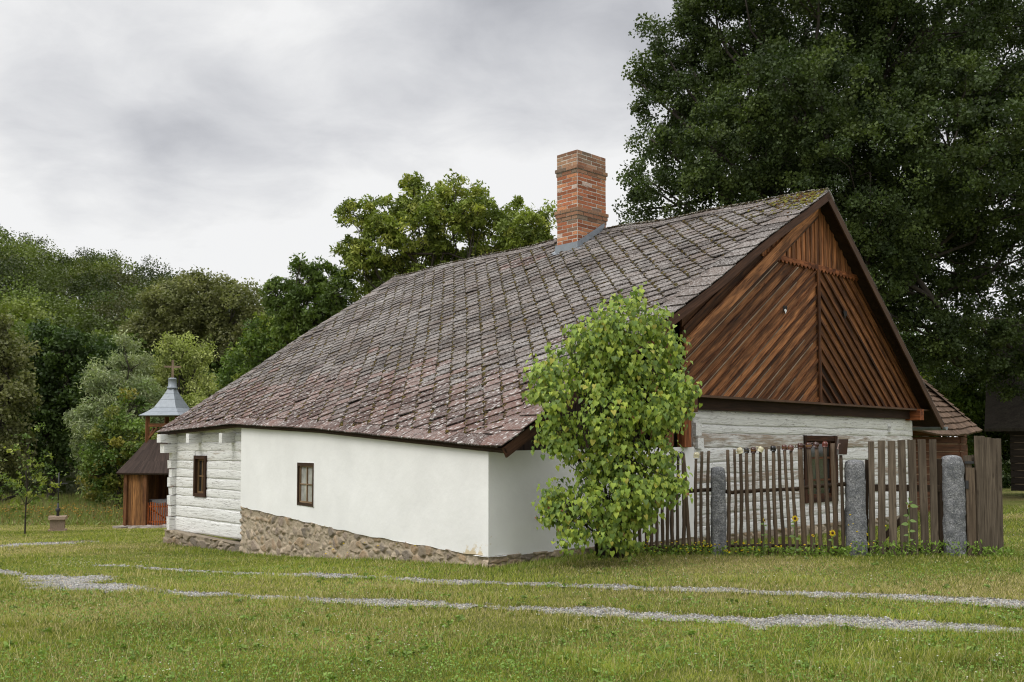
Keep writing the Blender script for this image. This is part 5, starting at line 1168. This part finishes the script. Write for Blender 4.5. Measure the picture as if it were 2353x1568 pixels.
m = MB(); zx = zc(764.7+210*.3); m.box(cc0+ZZ*(z1+zx)/2, ZZ, rgt, tow, ((zx-z1)/2, .042, .035), (2.1, 2., 1.9)); zx = zc(764.7+262*.3); m.box(cc0+ZZ*zx, rgt, ZZ, tow, (.30, .034, .03), (2.1, 2., 1.9)); m.build('wooden_cross', M['grey'], chp)
m = MB(); m.lathe(cc0+ZZ*(zc(978)-.35), [(.19, 0), (.17, .04), (.12, .16), (.10, .24), (.03, .28)], ZZ, 18, (1, 1, 1)); m.build('bell', M['iron'], chp, smooth=True)

# iron cross on a pedestal
pb = gpx(132, 1221); kk = pb[1]/F
crs_ = thing('wayside_cross', 'thin black iron cross on a low stone pedestal in the meadow', 'cross', pb)
m = MB()
for hw, z0, z1 in ((.27, -.05, .07), (.215, .07, .40), (.27, .40, .52)): m.box(pb+ZZ*(z0+z1)/2, unit(np.array([1, .35, 0])), unit(np.array([-.35, 1, 0])), ZZ, (hw, hw, (z1-z0)/2), np.array([.27, .20, .15])*(1 if hw < .25 else 1.2), jit=.01)
m.build('pedestal', M['pebble'], crs_)
m = MB(); m.tube([pb+ZZ*.5, pb+ZZ*.95], [.05, .03], 8, (1, 1, 1)); m.tube([pb+ZZ*.9, pb+ZZ*2.0], .022, 8, (1, 1, 1)); m.tube([pb+ZZ*1.62-np.array([.30, 0, 0]), pb+ZZ*1.62+np.array([.30, 0, 0])], .02, 8, (1, 1, 1)); m.lathe(pb+ZZ*.72, [(.01, -.1), (.075, -.04), (.075, .04), (.01, .1)], ZZ, 12, (1, 1, 1)); m.build('iron_cross', M['iron'], crs_, smooth=True)
# fallen limb
p0_ = gpx(-20, 1175); m = MB(); m.tube([p0_+ZZ*.25, p0_+np.array([.35, .1, .42]), p0_+np.array([.75, .2, .65]), p0_+np.array([1.15, .3, .8])], [.09, .08, .07, .05], 8, (1.2, 1.2, 1.2), rn=.1); m.tube([p0_+np.array([2.4, 2, .05]), p0_+np.array([3.6, 2.3, .16]), p0_+np.array([5.4, 2.2, .1])], [.07, .09, .06], 8, (1.4, 1.3, 1.2), rn=.1)
tag(m.build('fallen_log', M['bark'], None, smooth=True), 'bare fallen branch lying in the meadow at the frame edge', 'log')

# ------------------------------------------------------------------ outbuildings on the right
gr = thing('log_granary', 'brown shingle-roofed log outbuilding behind the right end of the cottage', 'outbuilding', at(2150, 1200, 25.)*np.array([1, 1, 0])-ZZ*1.7)
E_ = [at(2040, 984, 22.5), at(2100, 990, 22.9), at(2150, 1000, 23.3), at(2190, 1003.5, 23.7), at(2225, 999, 24.2), at(2256, 991, 24.8)]
A2 = [at(2030, 800, 26.5), at(2055, 815, 26.6), at(2075, 828, 26.7), at(2088, 840, 26.8), at(2093, 846, 26.9), at(2097, 850, 27)]
m = MB(); nrow = 13
for r_ in range(nrow):
    t0, t1 = r_/nrow, (r_+1.12)/nrow
    for i in range(5):
        for j in range(5):
            u0, u1 = j/5, (j+1)/5; E0 = E_[i]*(1-u0)+E_[i+1]*u0; E1 = E_[i]*(1-u1)+E_[i+1]*u1; A0 = A2[i]*(1-u0)+A2[i+1]*u0; A1 = A2[i]*(1-u1)+A2[i+1]*u1
            up = unit(np.array([.1, -.6, .8]))*.045; k0 = random.uniform(-.006, .006)*1.
            q4 = [E0+(A0-E0)*(t0+k0)+up, E1+(A1-E1)*(t0+k0)+up, E1+(A1-E1)*t1, E0+(A0-E0)*t1]; q4 += [q4[0]-up*1.1, q4[1]-up*1.1]
            o_ = random.uniform(0, 40); m.add(q4, [(0, 1, 2, 3), (4, 5, 1, 0)], np.array([1, 1, 1])*random.uniform(.7, 1.15), [(o_, 0, 0), (o_, .2, 0), (o_+.4, .2, 0), (o_+.4, 0, 0), (o_, 0, .1), (o_, .2, .1)])
m.poly([A2[0], A2[-1], A2[-1]+np.array([1.6, 3, -2.5]), E_[-1]+np.array([.2, 3.6, 0]), E_[-1]], (.8, .8, .8)); m.build('roof', M['shingle'], gr)
m = MB(); zt_ = .46; Lw = at(2060, 1100, 23.6); Cw = at(2200, 1100, 24.6); Rw = at(2215, 1100, 26.5)
for k in range(12):
    z1 = zt_-k*.19; 
    for P1, P2 in ((Lw, Cw), (Cw, Rw)):
        d_ = P2-P1; d_[2] = 0; L = np.linalg.norm(d_); d_ /= L; c_ = (P1+P2)/2; c_[2] = z1-.09; o_ = np.cross(d_, ZZ)
        m.box(c_, d_, ZZ, o_, (L/2+.06, .082, .10), np.array([1, 1, 1])*random.uniform(.7, 1.15), jit=.01)
m.build('log_wall', M['logdark'], gr)
m = MB()
for P1, P2 in ((Lw, Cw), (Cw, Rw)):
    d_ = P2-P1; d_[2] = 0; L = np.linalg.norm(d_); d_ /= L; c_ = (P1+P2)/2; c_[2] = -.75; m.box(c_, d_, ZZ, np.cross(d_, ZZ), (L/2-.02, 1.0, .075), (.30, .21, .13))
m.build('clay_chinking', M['pebble'], gr)
m = MB(); c_ = at(2063, 1160, 22.5)
for k in range(14):
    p = c_+np.array([random.uniform(-.28, .28), random.uniform(-.1, .1), 0]); p[2] = -1.6+.12*random.randint(1, 4); m.tube([p-np.array([0, .15, 0]), p+np.array([0, .15, 0])], .055, 6, (2.2, 1.5, 1.1))
tag(m.build('firewood_pile', M['gable'], None), 'small stack of orange split firewood seen through the gate', 'firewood')
# dark barn at the right frame edge
D0 = at(2288, 985, 33.); dg_ = unit(np.array([.5, .86, 0])); og = unit(np.array([.86, -.5, 0]))
bn = thing('dark_barn', 'dark wooden barn with steep gable cut by the right frame edge', 'barn', np.array([D0[0], D0[1], -1.7]))
m = MB(); zE = D0[2]; hR = 4.2; wB = 7.
m.poly([D0, D0+dg_*wB/2+ZZ*hR, D0+dg_*wB/2+ZZ*hR+og*9, D0+og*9], (.5, .5, .5), ZZ*-.08) if 0 else None
o3 = -og*.35
m.poly([D0+o3, D0+o3+dg_*wB/2+ZZ*hR, D0+dg_*wB/2+ZZ*hR+og*9, D0+og*9], (.9, .9, .9), ZZ*-.1); m.poly([D0+o3+dg_*wB, D0+o3+dg_*wB/2+ZZ*hR, D0+dg_*wB/2+ZZ*hR+og*9, D0+og*9+dg_*wB], (.9, .9, .9), ZZ*-.1)
m.build('roof', M['bark'], bn)
m = MB(); n = 34
for i in range(n):
    t0 = wB*(i+.5)/n; h = hR*(1-abs(t0-wB/2)/(wB/2))-.1
    if h > .05: m.box(D0+dg_*t0+ZZ*h/2+og*.3, ZZ, dg_, og, (h/2, wB/n/2-.004, .02), np.array([.45, .45, .45])*random.uniform(.6, 1.3))
m.build('gable_boarding', M['bark'], bn)
m = MB()
for k in range(9):
    for P1, P2 in ((D0+og*.5+dg_*.7, D0+og*.5+dg_*(wB-.5)), (D0+og*.5+dg_*.7, D0+og*8+dg_*.7)):
        d_ = unit((P2-P1)*np.array([1, 1, 0])); c_ = (P1+P2)/2; c_[2] = zE-.12-k*.24; m.box(c_, d_, ZZ, np.cross(d_, ZZ), (np.linalg.norm(P2-P1)/2+.1, .105, .11), np.array([.55, .5, .5])*random.uniform(.7, 1.2), jit=.01)
m.build('log_wall', M['bark'], bn)
m = MB()
for P1, P2 in ((D0+og*.5+dg_*.7, D0+og*.5+dg_*(wB-.5)), (D0+og*.5+dg_*.7, D0+og*8+dg_*.7)):
    d_ = unit((P2-P1)*np.array([1, 1, 0])); c_ = (P1+P2)/2; c_[2] = zE-1.1; m.box(c_, d_, ZZ, np.cross(d_, ZZ), (np.linalg.norm(P2-P1)/2-.02, 1.05, .09), (.16, .12, .08))
m.build('clay_chinking', M['pebble'], bn)

# ------------------------------------------------------------------ turf blades, gravel, flowers
rs = np.random.RandomState(77)
def in_house(x, y):
    dx = x-P0[0]; dy = y-P0[1]; a = dx*U[0]+dy*U[1]; b = dx*Vv[0]+dy*Vv[1]
    fb = np.where(a < 9.6, -8.27+(a-.45)*(8.27-6.86)/9.17, -6.8); return (a > .33) & (a < 13.3) & (b > fb-.02) & (b < 4.3)
def sample(n, y0, y1, p):
    u_ = rs.uniform(0, 1, n); y = (y0**(1-p)+(y1**(1-p)-y0**(1-p))*u_)**(1/(1-p)); x = rs.uniform(-1, 1, n)*(.60*y+1.2); return x, y
BX = []; 
x, y = sample(600000, 5.6, 27, 1.35)
xf = rs.uniform(0, 1, 90000); yf = 26+14*xf**1.1; x = np.r_[x, -yf*rs.uniform(.05, .62, len(yf))]; y = np.r_[y, yf]
tkv = track(x, y); keep = ~in_house(x, y) & (rs.uniform(0, 1, len(x)) > sstep(-.2, 1.1, tkv)*.975); x, y = x[keep], y[keep]
z = gsurf(x, y); d_ = gcol(x, y)
# longer grass along walls, fence and beside the tracks
dx = x-P0[0]; dy = y-P0[1]; a_ = dx*U[0]+dy*U[1]; b_ = dx*Vv[0]+dy*Vv[1]; fb = np.where(a_ < 9.6, -8.27+(a_-.45)*(8.27-6.86)/9.17, -6.8)
near_wall = np.exp(-np.clip(fb-b_, 0, 9)/.35)*(a_ > -.2)*(a_ < 13.5)+np.exp(-np.abs((x-FA[0])*fn_[0]+(y-FA[1])*fn_[1])/.22)*(x > 1.2)*(x < 8.2)
tuft = sstep(.62, .75, fbm(x*1.3, y*1.3, 12)); edge = np.exp(-np.abs(track(x, y)+.5)*3)
hgt = (.021+.016*fbm(x*.8, y*.8, 61))*(1+.9*near_wall+1.1*tuft+1.0*edge*(.4+fbm(x*2.2, y*2.2, 19)))*rs.uniform(.5, 1.5, len(x)); long_ = rs.uniform(0, 1, len(x)) < .012+.02*edge; hgt = np.where(long_, hgt*rs.uniform(1.8, 3.2, len(x)), hgt)
wd = (.0026+.00033*np.clip(y-6, 0, 25))*rs.uniform(.7, 1.5, len(x)); wd = np.where(long_, wd*.6, wd)
an = rs.uniform(0, 2*np.pi, len(x)); lean = rs.uniform(.1, .95, len(x))*hgt; la = rs.uniform(0, 2*np.pi, len(x))
g1, g2, g3 = np.array([.225, .27, .045]), np.array([.35, .36, .07]), np.array([.60, .51, .26]); g4 = np.array([.10, .155, .035])
t = rs.uniform(0, 1, (len(x), 1)); c_ = g1*(1-t)+g2*t; c_ = np.where(rs.uniform(0, 1, (len(x), 1)) < .22, g4, c_)
patch = fbm(x*.6+40, y*.9, 5, 4)[:, None]; c_ = c_*(.60+.85*patch); c_ = c_*(.8+.4*vn(x*6, y*6, 88)[:, None])
pd = .11+.42*d_**1.4; dm = (rs.uniform(0, 1, len(x)) < pd) | (long_ & (rs.uniform(0, 1, len(x)) < .75)); c_[dm] = (g3*rs.uniform(.6, 1.15, (len(x), 1)))[dm]
lush = np.clip(near_wall, 0, 1)[:, None]; c_ = c_*(1-.35*lush)+np.array([.17, .28, .04])*.35*lush*rs.uniform(.7, 1.3, (len(x), 1))
e_ = np.stack([np.cos(an)*wd, np.sin(an)*wd, np.zeros(len(x))], 1); o_ = np.stack([x, y, z-.004], 1); tp_ = o_+np.stack([np.cos(la)*lean, np.sin(la)*lean, hgt], 1)
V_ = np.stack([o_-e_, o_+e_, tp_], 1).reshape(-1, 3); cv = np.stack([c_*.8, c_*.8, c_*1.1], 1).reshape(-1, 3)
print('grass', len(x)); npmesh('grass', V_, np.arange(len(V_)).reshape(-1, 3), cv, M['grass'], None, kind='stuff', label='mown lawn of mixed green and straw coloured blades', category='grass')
# clover-like broad leaves in the turf
x, y = sample(60000, 5.6, 20, 1.6); k_ = ~in_house(x, y) & (track(x, y) < -.2) & (fbm(x*.7, y*.7, 91) > .47); x, y = x[k_], y[k_]
leafmesh('clover', np.stack([x, y, ground(x, y)+.022+rs.uniform(0, .02, len(x))], 1), .018, np.array([.17, .27, .06])*rs.uniform(.7, 1.4, (len(x), 1)), M['grass'], None, 5, 1.2, .9, kind='stuff', label='low clover leaves spread through the lawn', category='clover')
# weeds at the foot of the fence and gate, long meadow growth on the left
wx = []; 
for _ in range(2600):
    t = random.random(); xx = random.uniform(1380, 2330); p = fp(xx, 1276, random.gauss(.1, .1)); hh = random.uniform(.01, .16)*(1.3 if 1960 < xx < 2260 else .8); wx.append([p[0], p[1], float(ground(p[0], p[1]))+hh])
wx = np.array(wx); leafmesh('weeds', wx, .055, np.array([.19, .29, .05])*rs.uniform(.6, 1.3, (len(wx), 1)), M['leaf'], None, 7, .5, .4, kind='stuff', label='broad-leaved weeds along the foot of the fence', category='weeds')
n = 42000; y = rs.uniform(37, 56, n); x = -y*rs.uniform(.30, .62, n); z = ground(x, y); hh = rs.uniform(.15, .75, n)*np.clip((y-36)/4, .2, 1); c_ = np.array([.22, .26, .08])*rs.uniform(.6, 1.3, (n, 1)); c_ = np.where(rs.uniform(0, 1, (n, 1)) < .3, np.array([.26, .21, .10]), c_)
an = rs.uniform(0, 6.28, n); e_ = np.stack([np.cos(an)*.035, np.sin(an)*.035, 0*an], 1); o_ = np.stack([x, y, z], 1); tp_ = o_+np.stack([rs.normal(size=n)*.12, rs.normal(size=n)*.12, hh], 1)
npmesh('meadow_grass', np.stack([o_-e_, o_+e_, tp_], 1).reshape(-1, 3), np.arange(3*n).reshape(-1, 3), np.repeat(c_, 3, 0), M['grass'], None, kind='stuff', label='tall unmown meadow grass in front of the trees', category='meadow grass')
# gravel stones
cub = np.array([(sx, sy, sz) for sx in (-1, 1) for sy in (-1, 1) for sz in (-1, 1)], float)*.62; octa = np.array([(1, 0, 0), (-1, 0, 0), (0, 1, 0), (0, -1, 0), (0, 0, 1), (0, 0, -1)], float); of = np.array([(0, 2, 4), (2, 1, 4), (1, 3, 4), (3, 0, 4), (2, 0, 5), (1, 2, 5), (3, 1, 5), (0, 3, 5)])
x, y = sample(1900000, 6.2, 25, 1.2); tkv = track(x, y); k_ = (tkv > -.12) & (rs.uniform(0, 1, len(x)) < sstep(-.15, .4, tkv)); x, y = x[k_][:110000], y[k_][:110000]; n = len(x); print('stones', n)
r_ = (.0035+.00050*y)*np.minimum(rs.lognormal(0, .5, n), 2.6); z = gsurf(x, y)+.008+r_*.12
J = octa[None]*rs.uniform(.6, 1.3, (n, 6, 1))+rs.normal(size=(n, 6, 3))*.12; an = rs.uniform(0, 6.28, n); ca_, sa_ = np.cos(an)[:, None], np.sin(an)[:, None]
J = np.stack([J[..., 0]*ca_-J[..., 1]*sa_, J[..., 0]*sa_+J[..., 1]*ca_, J[..., 2]*.6], -1)
V_ = (np.stack([x, y, z], 1)[:, None]+J*r_[:, None, None]).reshape(-1, 3); cst = np.array([.275, .27, .255])*rs.uniform(.35, 1.45, (n, 1)); cst[rs.uniform(0, 1, n) < .15] *= np.array([1.1, .95, .8])
npmesh('gravel', V_, (np.arange(n)[:, None, None]*6+of[None]).reshape(-1, 3), np.repeat(cst, 6, 0), M['pebble'], None, kind='stuff', label='grey crushed stone scattered along the wheel tracks', category='gravel')
# small flowers
def dots(name, pts, r, cols, label):
    pts = np.array(pts); n = len(pts); J = octa[None]*rs.uniform(.7, 1.2, (n, 6, 1))*np.array([1, 1, .6]); V_ = (pts[:, None]+J*np.asarray(r).reshape(-1, 1, 1)).reshape(-1, 3)
    npmesh(name, V_, (np.arange(n)[:, None, None]*6+of[None]).reshape(-1, 3), np.repeat(cols, 6, 0), M['petal'], None, kind='stuff', label=label, category='flowers')
x, y = sample(2300, 5.8, 24, 1.3); k_ = ~in_house(x, y) & (track(x, y) < 0) & ((fbm(x*.6, y*.6, 23) > .5)); x, y = x[k_], y[k_]
ex, ey = [], []
for _ in range(160): p = gpx(random.gauss(175, 55), random.gauss(1301, 6)); ex.append(p[0]); ey.append(p[1])
x = np.r_[x, ex]; y = np.r_[y, ey]
dots('clover_blossom', np.stack([x, y, ground(x, y)+.045+rs.uniform(0, .02, len(x))], 1), .0085*rs.uniform(.6, 1.2, len(x)), np.array([.72, .70, .62])*rs.uniform(.7, 1.1, (len(x), 1)), 'tiny white clover blossoms dotted over the lawn')
yp = []
for _ in range(80): xx = random.choice((random.gauss(1660, 60), random.gauss(1600, 60), random.uniform(1540, 2010))); p = fp(xx, 1276, random.uniform(.08, .3)); yp.append([p[0], p[1], float(ground(p[0], p[1]))+random.uniform(.05, .2)])
for xx, yy in ((1954, 1183), (1950, 1207), (1960, 1204), (1969, 1222), (1993, 1230), (1996, 1252), (1992, 1226), (2035, 1209), (1996, 1250)): yp.append(fp(xx, yy, .2))
for _ in range(12): s_ = random.uniform(.3, 6); p = H(*pA, 0)+tf*s_+nf*random.uniform(.08, .4); yp.append([p[0], p[1], float(ground(p[0], p[1]))+random.uniform(.05, .3)])
dots('yellow_flowers', yp, np.array([.017]*len(yp))*rs.uniform(.7, 1.2, len(yp)), np.array([.8, .6, .02])*rs.uniform(.8, 1.1, (len(yp), 1)), 'small yellow flowers at the foot of fence and wall')
yp = []
for _ in range(900): y_ = random.uniform(38, 44); x_ = -y_*random.uniform(.36, .56); yp.append([x_, y_, float(ground(x_, y_))+random.uniform(.15, .6)])
dots('meadow_flowers', yp, .05*rs.uniform(.6, 1.2, len(yp)), np.array([.42, .27, .05])*rs.uniform(.6, 1.2, (len(yp), 1)), 'ochre seed heads in the unmown meadow')
x, y = sample(2800, 5.8, 16, 1.2); k_ = ~in_house(x, y) & (fbm(x*.55, y*.8, 63) > .5); x, y = x[k_], y[k_]; n = len(x); z = gsurf(x, y); hh = rs.uniform(.06, .15, n)
an = rs.uniform(0, 6.28, n); ln_ = rs.uniform(.1, .6, n)*hh; e_ = np.stack([np.cos(an)*.0016, np.sin(an)*.0016, 0*an], 1); o_ = np.stack([x, y, z], 1); tp_ = o_+np.stack([np.cos(an*3)*ln_, np.sin(an*3)*ln_, hh], 1)
npmesh('dry_stalks', np.stack([o_-e_, o_+e_, tp_+e_*.7, tp_-e_*.7], 1).reshape(-1, 3), np.arange(4*n).reshape(-1, 4), np.repeat(np.array([.62, .53, .30])*rs.uniform(.7, 1.1, (n, 1)), 4, 0), M['grass'], None, kind='stuff', label='pale dry seed stalks standing out of the lawn', category='grass')
# low rosettes of broad leaves
RC = []; x, y = sample(420, 5.9, 15, 1.2); k_ = ~in_house(x, y) & (track(x, y) < -.1)
for xx, yy in zip(x[k_], y[k_]):
    z0 = float(gsurf(xx, yy)); r0 = rs.uniform(.02, .06)
    for j in range(rs.randint(5, 12)): a = rs.uniform(0, 6.28); RC.append((xx+math.cos(a)*r0*rs.uniform(.3, 1), yy+math.sin(a)*r0*rs.uniform(.3, 1), z0+rs.uniform(.015, .04)))
leafmesh('plantain', np.array(RC), .055, np.array([.17, .25, .05])*rs.uniform(.6, 1.3, (len(RC), 1)), M['leaf'], None, 15, 1.6, .45, kind='stuff', label='low broad-leaved rosettes scattered in the lawn', category='weeds')
